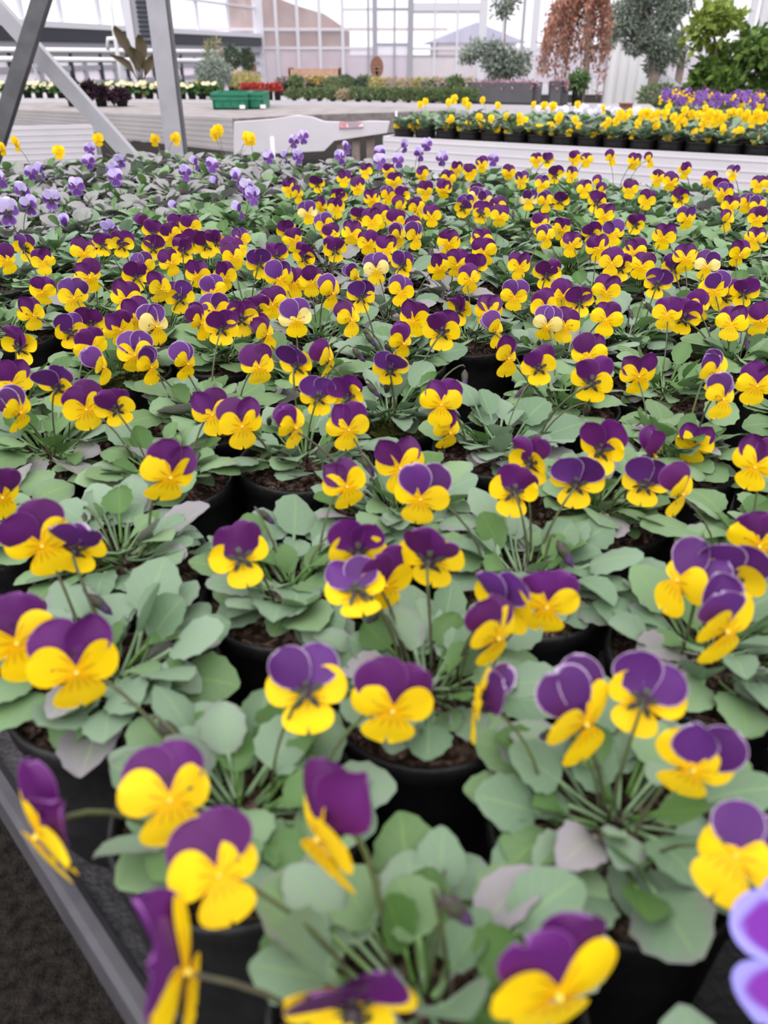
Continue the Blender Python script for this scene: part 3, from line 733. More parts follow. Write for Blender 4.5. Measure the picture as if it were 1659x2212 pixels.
for i, (x, y, near) in enumerate(pots):
    kind = pot_kind(x, y); fs = assigned[i]
    q = project((x, y, RIMZ))
    noise = math.sin(x * 9.1 + 1.3) + math.sin(y * 7.7 + x * 3)
    if kind == 'lilac': mats, tint = ['leaf_grey', 'leaf_grey', 'leaf_grey', 'leaf_grey', 'leaf_bluegreen', 'leaf_green'], 'greyish'
    elif kind == 'gold': mats, tint = ['leaf_green', 'leaf_grey'], 'green'
    elif noise > 1.25 and q[2] > .5: mats, tint = ['leaf_grey', 'leaf_bluegreen', 'leaf_bluegreen'], 'greyish'
    elif noise > -.2: mats, tint = ['leaf_bluegreen', 'leaf_green', 'leaf_green', 'leaf_green', 'leaf_grey'], 'blue-green'
    else: mats, tint = ['leaf_green', 'leaf_bluegreen', 'leaf_green', 'leaf_green', 'leaf_grey'], 'green'
    root = empty('potted_viola', (x, y, BENCH + .0005))
    tag(root, viola_label(kind, fs, tint, x, y), 'potted plant', {'two': 'purple and yellow violas on the bench', 'lilac': 'lilac violas at the back of the bench', 'gold': 'golden violas along the far edge of the bench'}[kind])
    link('pot', POT, root, Matrix.Rotation(r.uniform(0, 6), 4, 'Z'))
    link('soil', SOILS[4] if r.random() < .1 else r.choice(SOILS[:4]), root, Matrix.Rotation(r.uniform(0, 6), 4, 'Z'))
    dist = q[2]
    if kind == 'lilac': n, sp, lf = 50, 1.10, 10
    elif dist > 1.0: n, sp, lf = 46, 1.02, 7
    else: n, sp, lf = 50, 1.0, 4
    add_leaves(root, r, n, mats, sp, lf); n_leaf += n
    for f in fs:
        c = Vector((x, y, RIMZ - .004)); d = (f[0] - c); d.z = 0
        c += d * min(.45, .032 / max(d.length, .01)) + Vector((r.uniform(-.006, .006), r.uniform(-.006, .006), 0))
        add_flower(root, f, c, r)
    if kind == 'two' and dist < 1.5:
        for k in range(r.choice((0, 1, 1, 2))):
            a_ = r.uniform(0, 6.28); b_ = Vector((x + .03 * math.cos(a_), y + .03 * math.sin(a_), RIMZ + r.uniform(.018, .042)))
            add_flower(root, (b_, r.uniform(-180, 180), 'b', 0, 0, r.uniform(.7, 1.0)), Vector((x + .008 * math.cos(a_), y + .008 * math.sin(a_), RIMZ - .004)), r)

# ------------------------------------------------------------------ bench with golden, white and purple violas on the right
G0, G1 = atz(835, 300, BENCH), atz(1659, 345, BENCH)
gd = (G1 - G0).normalized(); gn = Vector((-gd.y, gd.x, 0))
G1e = G0 + gd * 2.5
gb_ = empty('flower_bench', (G0.x, G0.y, 0), 'white sided bench carrying golden violas beyond the path', 'bench')
MB().prism([p - gb_.location for p in (G0 + Vector((0, 0, -.03)), G1e + Vector((0, 0, -.03)), G1e + gn * 1.7 + Vector((0, 0, -.03)), G0 + gn * 1.7 + Vector((0, 0, -.03)))], (0, 0, .03)).build('bench_top', 'grey_board', gb_)
def board(root, p, q, h0, h1, m, thick=.02, ribs=0, name='side_board', n=None):
    """upright board from p to q (top edge), heights h0, h1, with shallow ribs"""
    p, q = Vector(p), Vector(q); d = (q - p).normalized(); n = Vector((d.y, -d.x, 0)).normalized()
    z = Vector((0, 0, 1)); o = root.location
    bd = MB().prism([p - o, q - o, q - z * h1 - o, p - z * h0 - o], n * thick).build(name, m, root)
    for k in range(ribs):
        t = (k + .5) / ribs
        a, c = p - z * h0 * t + n * thick, q - z * h1 * t + n * thick
        MB().bar(a - o, c - o, .004, .006).build('rib', m, bd)
    return bd
board(gb_, G0 + Vector((0, 0, .012)), G1e + Vector((0, 0, .012)), .19, .19, 'white_board', .02, 5)
board(gb_, G0 + gn * 1.7 + Vector((0, 0, .012)), G0 + Vector((0, 0, .012)), .19, .19, 'white_board', .02, 5)
for u, v in ((.12, .12), (2.3, .12), (.12, 1.5), (2.3, 1.5)):
    c = G0 + gd * u + gn * v - gb_.location
    MB().box((c.x - .03, c.y - .03, 0), (c.x + .03, c.y + .03, BENCH - .03)).build('leg', 'galvanised', gb_)
def joined_foliage(seed, mats, n=34):
    rr = random.Random(seed); vs, fs, uv, ed, mi = [], [], [], [], []
    me = bpy.data.meshes.new('foliage'); az = 0
    for k in range(n):
        az += 2.4 + rr.uniform(-.3, .3); lst = 0 if k < n * .45 else 1 if k < n * .8 else 2
        el = (rr.uniform(8, 34), rr.uniform(30, 58), rr.uniform(45, 80))[lst]; mk = rr.randrange(len(mats))
        src = rr.choice(LEAVES[mats[mk]][lst]); rad = rr.uniform(.002, .014)
        M = Matrix.Translation((rad * math.cos(az), rad * math.sin(az), .083 + rr.uniform(0, .014))) @ Matrix.Rotation(az, 4, 'Z') @ Matrix.Rotation(-math.radians(el), 4, 'Y') @ Matrix.Scale(rr.uniform(.85, 1.15), 4)
        b0 = len(vs); vs += [M @ v.co for v in src.vertices]; fs += [tuple(b0 + q for q in p.vertices) for p in src.polygons]
        ed += [a.value for a in src.attributes['edge'].data]; mi += [mk] * len(src.polygons)
        loc = {}
        for lp_, u in zip(src.loops, src.uv_layers[0].data): loc[lp_.vertex_index] = tuple(u.uv)
        uv += [loc[q] for q in range(len(src.vertices))]
    me.from_pydata([tuple(v) for v in vs], [], fs)
    lay = me.uv_layers.new(name='UVMap'); flat = []
    for lp_ in me.loops: flat += uv[lp_.vertex_index]
    lay.data.foreach_set('uv', flat)
    me.attributes.new('edge', 'FLOAT', 'POINT').data.foreach_set('value', ed)
    me.polygons.foreach_set('use_smooth', [True] * len(me.polygons)); me.polygons.foreach_set('material_index', mi)
    for m in mats: me.materials.append(MATS[m])
    return me
FOL = [joined_foliage(k, ['leaf_green', 'leaf_bluegreen', 'leaf_bluegreen', 'leaf_grey'] if k < 3 else ['leaf_grey', 'leaf_bluegreen', 'leaf_green', 'leaf_green']) for k in range(5)]
rows = []
gp = []
for j in range(12):
    for i in range(21):
        c = G0 + gd * (.065 + i * .116 + (.058 if j % 2 else 0)) + gn * (.062 + j * .112)
        q = project((c.x, c.y, RIMZ))
        if q[0] > CW + 60: continue
        if j < 4: kd = 'gold'
        elif q[0] > 1425: kd = 'purple'
        elif j < 6: kd = 'white' if q[0] > 1150 else None
        else: kd = None
        if kd is None or (kd == 'purple' and j in (4, 5)): continue
        gp.append((c, j, kd, i))
YF = [(1190,271),(1243,257),(1207,256),(1165,277),(1307,271),(1340,247),(1316,262),(1395,241),(1422,247),(1416,271),(1377,266),(1365,289),(1280,290),(1462,277),(1473,256),(1479,238),(1455,253),
      (1494,247),(1507,247),(1521,250),(1536,244),(1545,262),(1560,256),(1587,290),(1599,284),(1565,280),(1617,247),(1644,256),(1653,253),(1626,262),(1498,286),(1518,271),(857,274),(902,268),(970,265),
      (996,277),(976,258),(1035,253),(1060,256),(1092,250),(1041,268),(1116,269),(1120,252),(1131,260),(1142,274),(1165,285),(1192,280),(1208,250),(890,272),(963,274),(1400,247),(1410,250),(1436,246),(1386,247),
      (1350,252),(1330,262),(1303,278),(1480,262),(1465,265),(1530,262),(1550,247),(1636,248),(1610,252),(1228,285),(1252,275),(1072,280),(1010,268),(1098,288),(1320,300),(1440,300),(1530,300),(1630,300)]
r = random.Random(33)
gfl = {i: [] for i in range(len(gp))}
for px, py in YF:
    py += 2
    c = atz(px, py, RIMZ + .06)
    r0 = G0 + gn * .05
    h = atline(px, py, (r0.x, r0.y), (r0.x + gd.x, r0.y + gd.y))
    if h.z < RIMZ + .07: c = h
    k = min((i for i in range(len(gp)) if gp[i][2] == 'gold'), key=lambda i: (gp[i][0] - c).xy.length)
    gfl[k].append((c, r.uniform(-50, 50), 'g', r.uniform(-5, 15), r.uniform(-15, 15), r.uniform(1.05, 1.35)))
for i, (c, j, kd, col_) in enumerate(gp):
    root = empty('potted_viola', (c.x, c.y, BENCH + .0005))
    LOW = Matrix.Diagonal((1, 1, .52, 1)); link('pot', POT, root, LOW); link('soil', SOILS[i % 4], root, LOW)
    if kd == 'gold' and j == 0: add_leaves(root, r, 44, ['leaf_bluegreen', 'leaf_green', 'leaf_grey'], 1.28, 14, -.038)
    else:
        fo = link('foliage', r.choice(FOL), root, Matrix.Translation((0, 0, -.062)) @ Matrix.Rotation(r.uniform(0, 6.28), 4, 'Z') @ Matrix.Scale(1.38, 4)); fo['kind'] = 'stuff'
    fs = gfl[i]
    if kd == 'gold' and j in (1, 2, 3):
        for k in range(r.choice((0, 0, 1, 1))):
            p = Vector((c.x + r.uniform(-.05, .05), c.y + r.uniform(-.05, .05), RIMZ + r.uniform(.045, .07)))
            fs.append((p, r.uniform(-60, 60), 'g', r.uniform(-5, 15), r.uniform(-15, 15), r.uniform(1.0, 1.25)))
    if kd in ('purple', 'white'):
        for k in range(7 if kd == 'purple' else 4):
            p = Vector((c.x + r.uniform(-.06, .06), c.y + r.uniform(-.06, .06), RIMZ + (r.uniform(.06, .10) if kd == 'purple' else r.uniform(.025, .045))))
            fs.append((p, r.uniform(-70, 70), r.choice('ptp') if kd == 'purple' else 'h', r.uniform(0, 40), r.uniform(-15, 15), r.uniform(.95, 1.2)))
    n = len(fs)
    if kd == 'gold':
        tag(root, 'golden viola, %s row of the white bench, %s pot from its end corner' % (('front', 'second', 'third', 'fourth')[j], ORD[col_]), 'potted plant', 'golden violas on the white bench')
    elif kd == 'purple': tag(root, 'potted viola massed with deep violet flowers behind the golden ones', 'potted plant', 'violet violas behind the golden violas')
    else: tag(root, 'potted viola with pale lilac white flowers behind the golden ones', 'potted plant', 'pale violas behind the golden violas')
    for f in fs: add_flower(root, f, Vector((c.x, c.y, RIMZ - .042)), r)

# ------------------------------------------------------------------ benches in the middle distance
lb = empty('sand_bench', (atz(260, 240, BENCH).x, atz(260, 240, BENCH).y, 0), 'sand topped propagation bench with pale ribbed side boards behind the steel post', 'bench')
tp = [atz(x, y, BENCH) for x, y in ((15, 236), (505, 256), (690, 247), (960, 239), (985, 234), (600, 225), (15, 221))]
MB().prism([p + Vector((0, 0, -.03)) - lb.location for p in tp], (0, 0, .03)).build('bench_top', 'sand_top', lb)
board(lb, tp[0] + Vector((0, 0, .006)), tp[1] + Vector((0, 0, .006)), .12, .20, 'grey_board', .02, 6)
board(lb, tp[1], tp[2], .10, .10, 'mottled_side', .02)
board(lb, tp[2], tp[3], .13, .13, 'mottled_side', .02)
for p in (tp[0], tp[1], tp[3], tp[5], tp[6]):
    c = p - lb.location + (Vector((lb.location.x, 7.4, 0)) - Vector((p.x, p.y, 0))).normalized() * .15
    MB().box((c.x - .03, c.y - .03, 0), (c.x + .03, c.y + .03, BENCH - .03)).build('leg', 'galvanised', lb)

wb = empty('display_bench', (atz(700, 215, BENCH).x, atz(700, 215, BENCH).y, 0), 'long white edged display bench under crates, mounds and planters', 'bench')
w0, w1, w2 = atz(-150, 213, BENCH), atz(560, 219, BENCH), atz(1420, 236, BENCH)
def Yf(px):
    """depth of the display bench's front edge at a pixel column"""
    a, c = (w0, w1) if px < 560 else (w1, w2)
    return atline(px, 200, (a.x, a.y), (c.x, c.y)).y
w3, w4 = w2 + Vector((.15, .7, 0)), w0 + Vector((-.3, 2.3, 0))
w5, w6 = Vector((atY(1000, 200, 7.6).x, 7.75, BENCH)), Vector((atY(900, 200, 9).x, 9.9, BENCH))
MB().prism([p + Vector((0, 0, -.03)) - wb.location for p in (w0, w1, w2, w3, w5, w6, w4)], (0, 0, .03)).build('bench_top', 'grey_board', wb)
board(wb, w0 + Vector((0, 0, .01)), w1 + Vector((0, 0, .01)), .13, .10, 'white_board', .02, 2)
board(wb, w1 + Vector((0, 0, .01)), w2 + Vector((0, 0, .01)), .10, .32, 'white_board', .02, 2)
for p in (w0, w1, w2, w6, w4):
    c = p - wb.location; c = c * .97
    MB().box((c.x - .03, c.y + .1, 0), (c.x + .03, c.y + .16, BENCH - .03)).build('leg', 'galvanised', wb)

nb = empty('low_bench', (atz(100, 280, BENCH).x, atz(100, 280, BENCH).y, 0), 'white bench corner with ribbed side beside the crossed steel braces', 'bench')
n0, n1 = atz(-160, 281, BENCH), atz(200, 273, BENCH)
MB().prism([p + Vector((0, 0, -.03)) - nb.location for p in (n0, n1, n1 + Vector((-.08, .14, 0)), n0 + Vector((-.08, .14, 0)))], (0, 0, .03)).build('bench_top', 'grey_board', nb)
board(nb, n0 + Vector((0, 0, .01)), n1 + Vector((0, 0, .01)), .22, .22, 'white_board', .02, 7)
for p in (n0, n1):
    c = p - nb.location; MB().box((c.x - .05, c.y + .03, 0), (c.x + .0, c.y + .08, BENCH - .03)).build('leg', 'galvanised', nb)

YH = 4.75
hp = empty('sheet_panel', (atY(670, 290, YH).x, YH, 0), 'white sheeted panel with humped top edge and a small red bordered sticker', 'panel')
pts = [atY(x, y, YH) for x, y in ((505, 264), (560, 260), (595, 257), (640, 250), (672, 253), (700, 263), (760, 265), (800, 262), (842, 263), (836, 287), (722, 304), (700, 326), (505, 336))]
MB().prism([p - hp.location for p in pts], (0, .05, 0)).build('sheet', 'white_board', hp)
s = [atY(x, y, YH - .006) for x, y in ((733, 263.5), (784, 263), (784, 275), (733, 278))]
st = MB().prism([p - hp.location for p in s], (0, .006, 0)).build('sticker', 'label_white', hp)
for quad, m in ((((733, 263.5), (784, 263), (784, 265), (733, 266)), 'print_red'), (((733, 275.5), (784, 273), (784, 275), (733, 278)), 'print_red'), (((733, 264), (737, 264), (737, 277), (733, 278)), 'print_red'),
                (((739, 267), (748, 267), (748, 274), (739, 275)), 'print_red'), (((752, 267), (778, 266.5), (778, 269), (752, 269.5)), 'print_blue'), (((752, 271), (774, 270.5), (774, 272.5), (752, 273)), 'print_blue')):
    s = [atY(x, y, YH - .009) for x, y in quad]
    MB().prism([p - hp.location for p in s], (0, .004, 0)).build('print', m, st)
for x in (735, 768, 800):
    c = atY(x, 296, YH + .04) - hp.location; MB().box((c.x - .022, c.y + .01, 0), (c.x + .022, c.y + .06, atY(x, 285, YH).z)).build('leg', 'wood_leg', hp)
c0, c1 = atY(728, 302, YH + .06) - hp.location, atY(806, 291, YH + .06) - hp.location
MB().bar(c0, c1, .03, .03).build('rail', 'wood_leg', hp)

# ------------------------------------------------------------------ steel post, braces, pipes
YP = 4.15
po = empty('steel_post', (atY(378, 300, YP).x, YP, 0), 'galvanised square steel post rising past the sand bench', 'post')
zc = 3.0
MB().box((-.042, -.045, 0), (.042, .045, zc)).build('post_body', 'galvanised', po)
MB().box((-.062, -.062, 0), (.062, .062, .012)).build('base_plate', 'galvanised', po)
MB().box((.042, -.03, .2), (.048, .03, zc)).build('side_channel', 'steel_dark', po)
def brace(name, label, a, b_, w, m, Y):
    p, q = atY(*a, Y), atY(*b_, Y); d = (q - p)
    p2 = p - d * .55
    q2 = q + d * ((-q.z) / d.z) if d.z < 0 else q
    o = empty(name, (q2.x, q2.y, 0), label, 'brace', 'diagonal braces beside the steel post')
    MB().bar(p2 - o.location, q2 - o.location, w, w * .8, (0, 1, 0)).build('tube', m, o)
    MB().box((-.07, -.06, 0), (.07, .06, .012)).build('foot_plate', m, o)
brace('steel_brace', 'light grey diagonal steel brace leaning down toward the post', (0, 22), (248, 300), .066, 'galvanised', 4.05)
brace('steel_brace', 'dark grey diagonal steel brace crossing the light one', (90, 0), (12, 250), .064, 'steel_dark', 3.9)
YL = 12.6
lv = empty('louvre_rack', (atY(312, 60, YL).x, YL, 0), 'tall pale frame with dark louvre slats behind the steel post', 'louvre')
zt0 = atY(318, 86, YL).z
for dx in (-.20, .16): MB().box((dx - .05, -.03, 0), (dx + .05, .03, 3.4)).build('upright', 'frame_light', lv)
MB().box((-.15, .0, zt0), (.11, .02, 3.4)).build('back_plate', 'frame_mid', lv)
for k in range(16):
    z = zt0 + .03 + k * .055
    MB().box((-.07, -.03, z), (.11, .0, z + .034)).build('slat', 'frame_dark', lv)
for py, lab in ((108, 'upper white heating pipe running along the side wall'), (128, 'lower white heating pipe running along the side wall')):
    yo = 0 if py == 108 else -.4; h0, h1 = atY(-60, py - 1, 13.0 + yo), atY(470, py + 4, 16.0 + yo)
    o = empty('heating_pipe', (h1.x, h1.y, 0), lab, 'pipe', 'white heating pipes')
    MB().tube([p - o.location for p in (h0, h1)], .036, 10).build('pipe_run', 'pipe_white', o, True)
    for t in ((.25, .6, .98) if py == 108 else (.2, .55, .93)):
        c = h0.lerp(h1, t) - o.location; MB().box((c.x - .015, c.y + .09, 0), (c.x + .015, c.y + .12, c.z)).box((c.x - .012, c.y + .0, c.z - .012), (c.x + .012, c.y + .1, c.z + .012)).build('bracket', 'frame_light', o)
o = empty('riser_pipe', (atY(248, 100, 12.6).x, 12.6, 0), 'thin white bent pipe rising above the heating pipes', 'pipe')
q = [atY(x, y, 12.6) - o.location for x, y in ((233, 108), (233, 84), (268, 83), (249, 84), (240, 20), (236, -60))]
MB().tube(q[:3], .028, 8).build('bend', 'pipe_white', o, True); MB().tube([Vector((q[3].x, 0, 0)), q[3], q[4], q[5]], .028, 8).build('riser', 'pipe_white', o, True)

# ------------------------------------------------------------------ background plants
def leaf_cloud(rr, n, sampler, ln, wd, flat=0.0, hang=0.0):
    vs, fs = [], []
    for k in range(n):
        c, outw = sampler()
        d = Vector((rr.gauss(0, 1), rr.gauss(0, 1), rr.gauss(0, 1) * (1 - flat) - hang)) + outw * .8
        if d.length < 1e-3: continue
        d.normalize(); s = d.cross(Vector((rr.gauss(0, 1), rr.gauss(0, 1), rr.gauss(0, 1)))).normalized(); nn = d.cross(s)
        l, w = ln * rr.uniform(.6, 1.3), wd * rr.uniform(.6, 1.3)
        b0 = len(vs)
        vs += [c, c + d * l * .45 + s * w + nn * w * .3, c + d * l, c + d * l * .45 - s * w + nn * w * .3]
        fs += [(b0, b0 + 1, b0 + 2), (b0, b0 + 2, b0 + 3)]
    return MB().add(vs, fs)
def ellip(rr, c, rad, shell=.55):
    def f():
        d = Vector((rr.gauss(0, 1), rr.gauss(0, 1), rr.gauss(0, 1))).normalized()
        k = shell + (1 - shell) * rr.random() ** .5
        return Vector((c[0] + d.x * rad[0] * k, c[1] + d.y * rad[1] * k, c[2] + d.z * rad[2] * k)), d
    return f
def simple_pot(root, r_, h, m='pot_plastic', name='pot'):
    MB().lathe([(.001, h * .86), (r_ * .93, h * .86), (r_ * .95, h), (r_, h), (r_, h * .88), (r_ * .94, h * .86), (r_ * .78, 0), (.001, 0)], 16).build(name, m, root, True)
def shrub(name, label, x0, x1, ytop, ybase, Y, mats, n, ln, wd, base_z=BENCH, cat='plant', group=None, pot=None, trunk=None, crown0=None, flat=0, hang=0, seed=1, potm='pot_plastic', blobs=1, shell=.5):
    """plant in a pot; crown fills the pixel box x0..x1, ytop..crown0 on the plane Y"""
    rr = random.Random(seed)
    a = atY((x0 + x1) / 2, ybase, Y); w = abs(atY(x1, ybase, Y).x - atY(x0, ybase, Y).x) / 2
    top = atY((x0 + x1) / 2, ytop, Y).z; low = atY((x0 + x1) / 2, crown0 if crown0 is not None else ybase, Y).z
    low = max(low, base_z + .02)
    o = empty(name, (a.x, Y, base_z + .001), label, cat, group)
    ph = 0.0
    if pot:
        ph = pot; simple_pot(o, min(w * .8, pot * .62), pot, potm)
        low = max(low, base_z + pot * .8)
    cz, hz = (top + low) / 2 - base_z, max((top - low) / 2, .02)
    for k, m in enumerate(mats):
        if blobs == 1: smp = ellip(rr, (0, 0, cz), (w, w * .8, hz), shell)
        else:
            cs = [(rr.uniform(-.62, .62) * w, rr.uniform(-.5, .5) * w, cz + rr.uniform(-.62, .62) * hz) for _ in range(blobs)]
            fl = [ellip(rr, c, (w * .42, w * .4, hz * .40), shell) for c in cs]
            smp = lambda fl=fl: rr.choice(fl)()
        fo = leaf_cloud(rr, n // len(mats), smp, ln, wd, flat, hang).build('foliage', m, o); fo['kind'] = 'stuff'
    if trunk:
        pts = [Vector((0, 0, ph * .7)), Vector((trunk * .3, 0, (low - base_z) * .6)), Vector((-trunk * .2, 0, low - base_z + hz * .4)), Vector((trunk * .4, 0, cz + hz * .4))]
        MB().tube(pts, [trunk * .5, trunk * .45, trunk * .34, trunk * .15], 8).build('trunk', 'bark', o, True)
        for k in range(5):
            st_ = pts[2] + Vector((0, 0, rr.uniform(-.1, .1) * hz)); e_ = Vector((rr.uniform(-.7, .7) * w, rr.uniform(-.4, .4) * w, cz + rr.uniform(-.3, .6) * hz))
            MB().tube([st_, (st_ + e_) / 2 + Vector((0, 0, hz * .08)), e_], [trunk * .26, trunk * .17, trunk * .06], 6).build('branch', 'bark', o, True)
    return o

# primroses on the left
rr = random.Random(3)
px = -10
k = 0
while px < 470:
    if not (150 < px < 205 and False):
        Yk = Yf(px) + .16
        Yk = Yk; o = shrub('potted_primrose', 'pale cream flowering potted primrose in the row behind the dark purple plants', px - 12, px + 12, 187, 212, Yk, ['primula_leaf'], 110, .05, .018, group='cream primroses along the display bench', pot=.09, seed=k, flat=.3)
        for q in range(5 if px < 350 else 2):
            c = atY(px + rr.uniform(-13, 13), rr.uniform(178, 190), Yk - .05) - o.location
            d = MB().lathe([(.001, .004), (.012, .002), (.022, .006), (.024, .009)], 8, (0, 0, 0)).build('flower', 'cream_bloom', o, True)
            d.location = c; d.rotation_euler = (rr.uniform(.5, 1.1), rr.uniform(-.4, .4), 0)
    px += 23 + rr.uniform(-2, 2); k += 1
for k, (a, b_, t, bs) in enumerate(((137, 182, 168, 226), (180, 205, 180, 224), (200, 240, 185, 226), (236, 292, 202, 224))):
    shrub('dark_foliage_plant', ['tall near black purple leaved plant beside the crossing braces', 'thin dark purple plant between two bushier ones', 'bushy black purple leaved plant on the sand bench', 'low spreading dark maroon plant at the end of the dark group'][k], a, b_, t, bs, 6.95, ['purple_leaf'], 420, .055, .017, group=None, pot=.08, seed=40 + k, blobs=4)
YN = Yf(305) + .55
o = empty('banana_plant', (atY(305, 176, YN).x, YN, BENCH + .001), 'dark bronze broad leaved plant in a terracotta pot behind the post', 'plant')
simple_pot(o, .05, .09, 'terracotta')
for pl in (((300, 172), (285, 110), (262, 78), (248, 55)), ((304, 170), (310, 130), (308, 98), (300, 74)), ((300, 172), (285, 140), (262, 122), (238, 118)), ((306, 172), (318, 150), (326, 132), (332, 118)), ((306, 172), (300, 140), (296, 116), (284, 100))):
    P = [atY(x, y, YN) - o.location for x, y in pl]; vs_, fs_ = [], []
    P[0] = Vector((0, 0, .08)); n_ = 9
    for i in range(n_):
        t = i / (n_ - 1); p = P[0] * (1 - t) ** 3 + P[1] * 3 * t * (1 - t) ** 2 + P[2] * 3 * t * t * (1 - t) + P[3] * t ** 3
        w = .004 + .052 * max(0, math.sin(math.pi * max(0, (t - .3) / .7))) ** .7 if t > .3 else .006
        vs_ += [p + Vector((-w, -.02, .0)), p + Vector((0, .01, 0)), p + Vector((w, -.02, 0))]
    for i in range(n_ - 1):
        for j in range(2): fs_.append((i * 3 + j, i * 3 + j + 1, i * 3 + j + 4, i * 3 + j + 3))
    MB().add(vs_, fs_).build('leaf', 'banana_leaf', o, True)

shrub('feathery_shrub', 'grey green feathery shrub behind the green crates', 432, 500, 128, 196, Yf(460) + .42, ['needle_grey'], 1200, .06, .006, pot=.12, seed=60)
shrub('feathery_shrub', 'tall thin green shrub with rusty tip above the grey one', 448, 486, 84, 160, Yf(466) + 1.45, ['needle_green', 'straw_tan'], 420, .07, .006, pot=.12, seed=61)
shrub('conifer_shrub', 'small dark rounded conifer beside the feathery shrub', 488, 522, 100, 185, Yf(505) + 1.05, ['needle_dark'], 700, .04, .007, pot=.12, seed=62, crown0=150, trunk=.02)
shrub('conifer_shrub', 'narrow dark conifer next to the corner post', 525, 552, 104, 185, Yf(538) + 1.5, ['needle_dark'], 600, .04, .007, pot=.12, seed=63, crown0=152, trunk=.02)
shrub('yellow_shrub', 'straw yellow wispy shrub above the green crates', 492, 566, 158, 200, Yf(530) + .95, ['straw_yellow'], 900, .05, .005, pot=.1, seed=64)
shrub('yellow_shrub', 'small yellow flowering plant left of the feathery shrub', 430, 462, 168, 196, Yf(445) + .9, ['straw_yellow'], 260, .05, .008, pot=.1, seed=65)
for k in range(5):
    a = 522 + k * 17
    shrub('red_heather', 'red blooming heather in a black pot behind the green crates', a, a + 20, 182, 214, Yf(a) + .2, ['red_bloom'], 260, .03, .006, group='red heathers', pot=.09, seed=70 + k)
cm_ = ['needle_green', 'needle_green', 'needle_green', 'straw_tan', 'needle_green', 'needle_dark']
k = 0; mounds = []
for a in range(618, 1000, 27):
    m = 'straw_tan' if a in (726,) else 'needle_green'
    front = a + (k % 2) * 3
    shrub('heather_mound', ('round tan clipped heather mound among the green ones' if m == 'straw_tan' else 'low round green heather mound on the front of the display bench'), front, front + 36, 192 if m != 'straw_tan' else 196, 222, Yf(a + 18) + .13, [m], 700, .03, .0045, group='green heather mounds' if m != 'straw_tan' else None, pot=.035, seed=100 + k, shell=.75)
    k += 1
for k, a in enumerate(range(700, 1010, 32)):
    m = ('needle_green', 'needle_green', 'needle_dark', 'straw_yellow', 'straw_tan', 'straw_tan', 'straw_yellow', 'straw_tan', 'needle_green', 'straw_tan')[k % 10]
    lab = {'needle_green': 'soft green heather behind the front mounds', 'needle_dark': 'dark green heather behind the front mounds', 'straw_yellow': 'yellowing heather behind the front mounds', 'straw_tan': 'faded tan heather behind the front mounds'}[m]
    shrub('tall_heather', lab, a, a + 40, 170, 205, Yf(a + 20) + .55, [m], 520, .04, .005, group=lab.split(' behind')[0] + ' plants', pot=.09, seed=140 + k, shell=.6)
for k, (x, m, lb_) in enumerate(((612, 'pink_bloom', 'mauve flowering pot plant beside the wooden crate'), (645, 'pink_bloom', 'bright pink flowering pot plant beside the wooden crate'), (672, 'orange_bloom', 'orange flowering pot plant inside the wooden crate'), (692, 'orange_bloom', 'yellow orange flowering pot plant in the wooden crate'),
                                 (640, 'needle_green', 'leafy green pot plant behind the mauve flowers'), (745, 'needle_dark', 'round dark evergreen in the middle of the bench'), (788, 'needle_green', 'upright green evergreen near the oval sign'), (925, 'mauve_bloom', 'dusky pink heather by the glass door'), (965, 'mauve_bloom', 'dusky pink heather next to the grey planter'), (985, 'needle_green', 'leafy green plant touching the grey planter'))):
    shrub('flowering_plant' if 'bloom' in m else 'evergreen_plant', lb_, x - 16, x + 16, (168, 170, 168, 166, 165, 165, 165, 176, 178, 166)[k], 192 if k < 7 else 205, Yf(x) + (1.2 + .14 * (k % 4) if k < 7 else .3), [m, 'primula_leaf'] if 'bloom' in m else [m], 320, .035, .010, pot=.1, seed=170 + k)
o = empty('wooden_crate', (atY(680, 184, 9.7).x, 9.7, BENCH), 'orange brown wooden crate holding small flowering plants', 'crate')
for z in (.02, .09, .16): MB().box((-.28, -.01, z), (.28, .0, z + .055)).build('slat', 'crate_wood', o); 
for z in (.02, .09, .16): MB().box((-.28, .35, z), (.28, .36, z + .055)).build('slat', 'crate_wood', o)
for x in (-.28, .26): MB().box((x, -.01, 0), (x + .02, .36, .23)).build('end_panel', 'wood_brown', o)
MB().box((-.28, 0, 0), (.28, .36, .015)).build('bottom', 'wood_brown', o)
o = empty('oval_sign', (atY(814, 175, 9.2).x, 9.2, BENCH), 'brown oval wooden sign on a slim stand above the heathers', 'sign')
c = atY(814, 145, 9.2) - o.location
MB().prism([c + Vector((.068 * math.cos(t * math.pi / 12), 0, .098 * math.sin(t * math.pi / 12))) for t in range(24)], (0, .02, 0)).build('board', 'wood_brown', o)
MB().box((-.012, 0, 0), (.012, .012, c.z)).build('stand', 'wood_brown', o); MB().box((-.08, -.05, 0), (.08, .06, .012)).build('foot', 'wood_brown', o)
for k in (-.03, .0, .03): MB().box((c.x - .04, -.004, c.z + k - .004), (c.x + .04, .0, c.z + k + .004)).build('carving', 'bark', o)

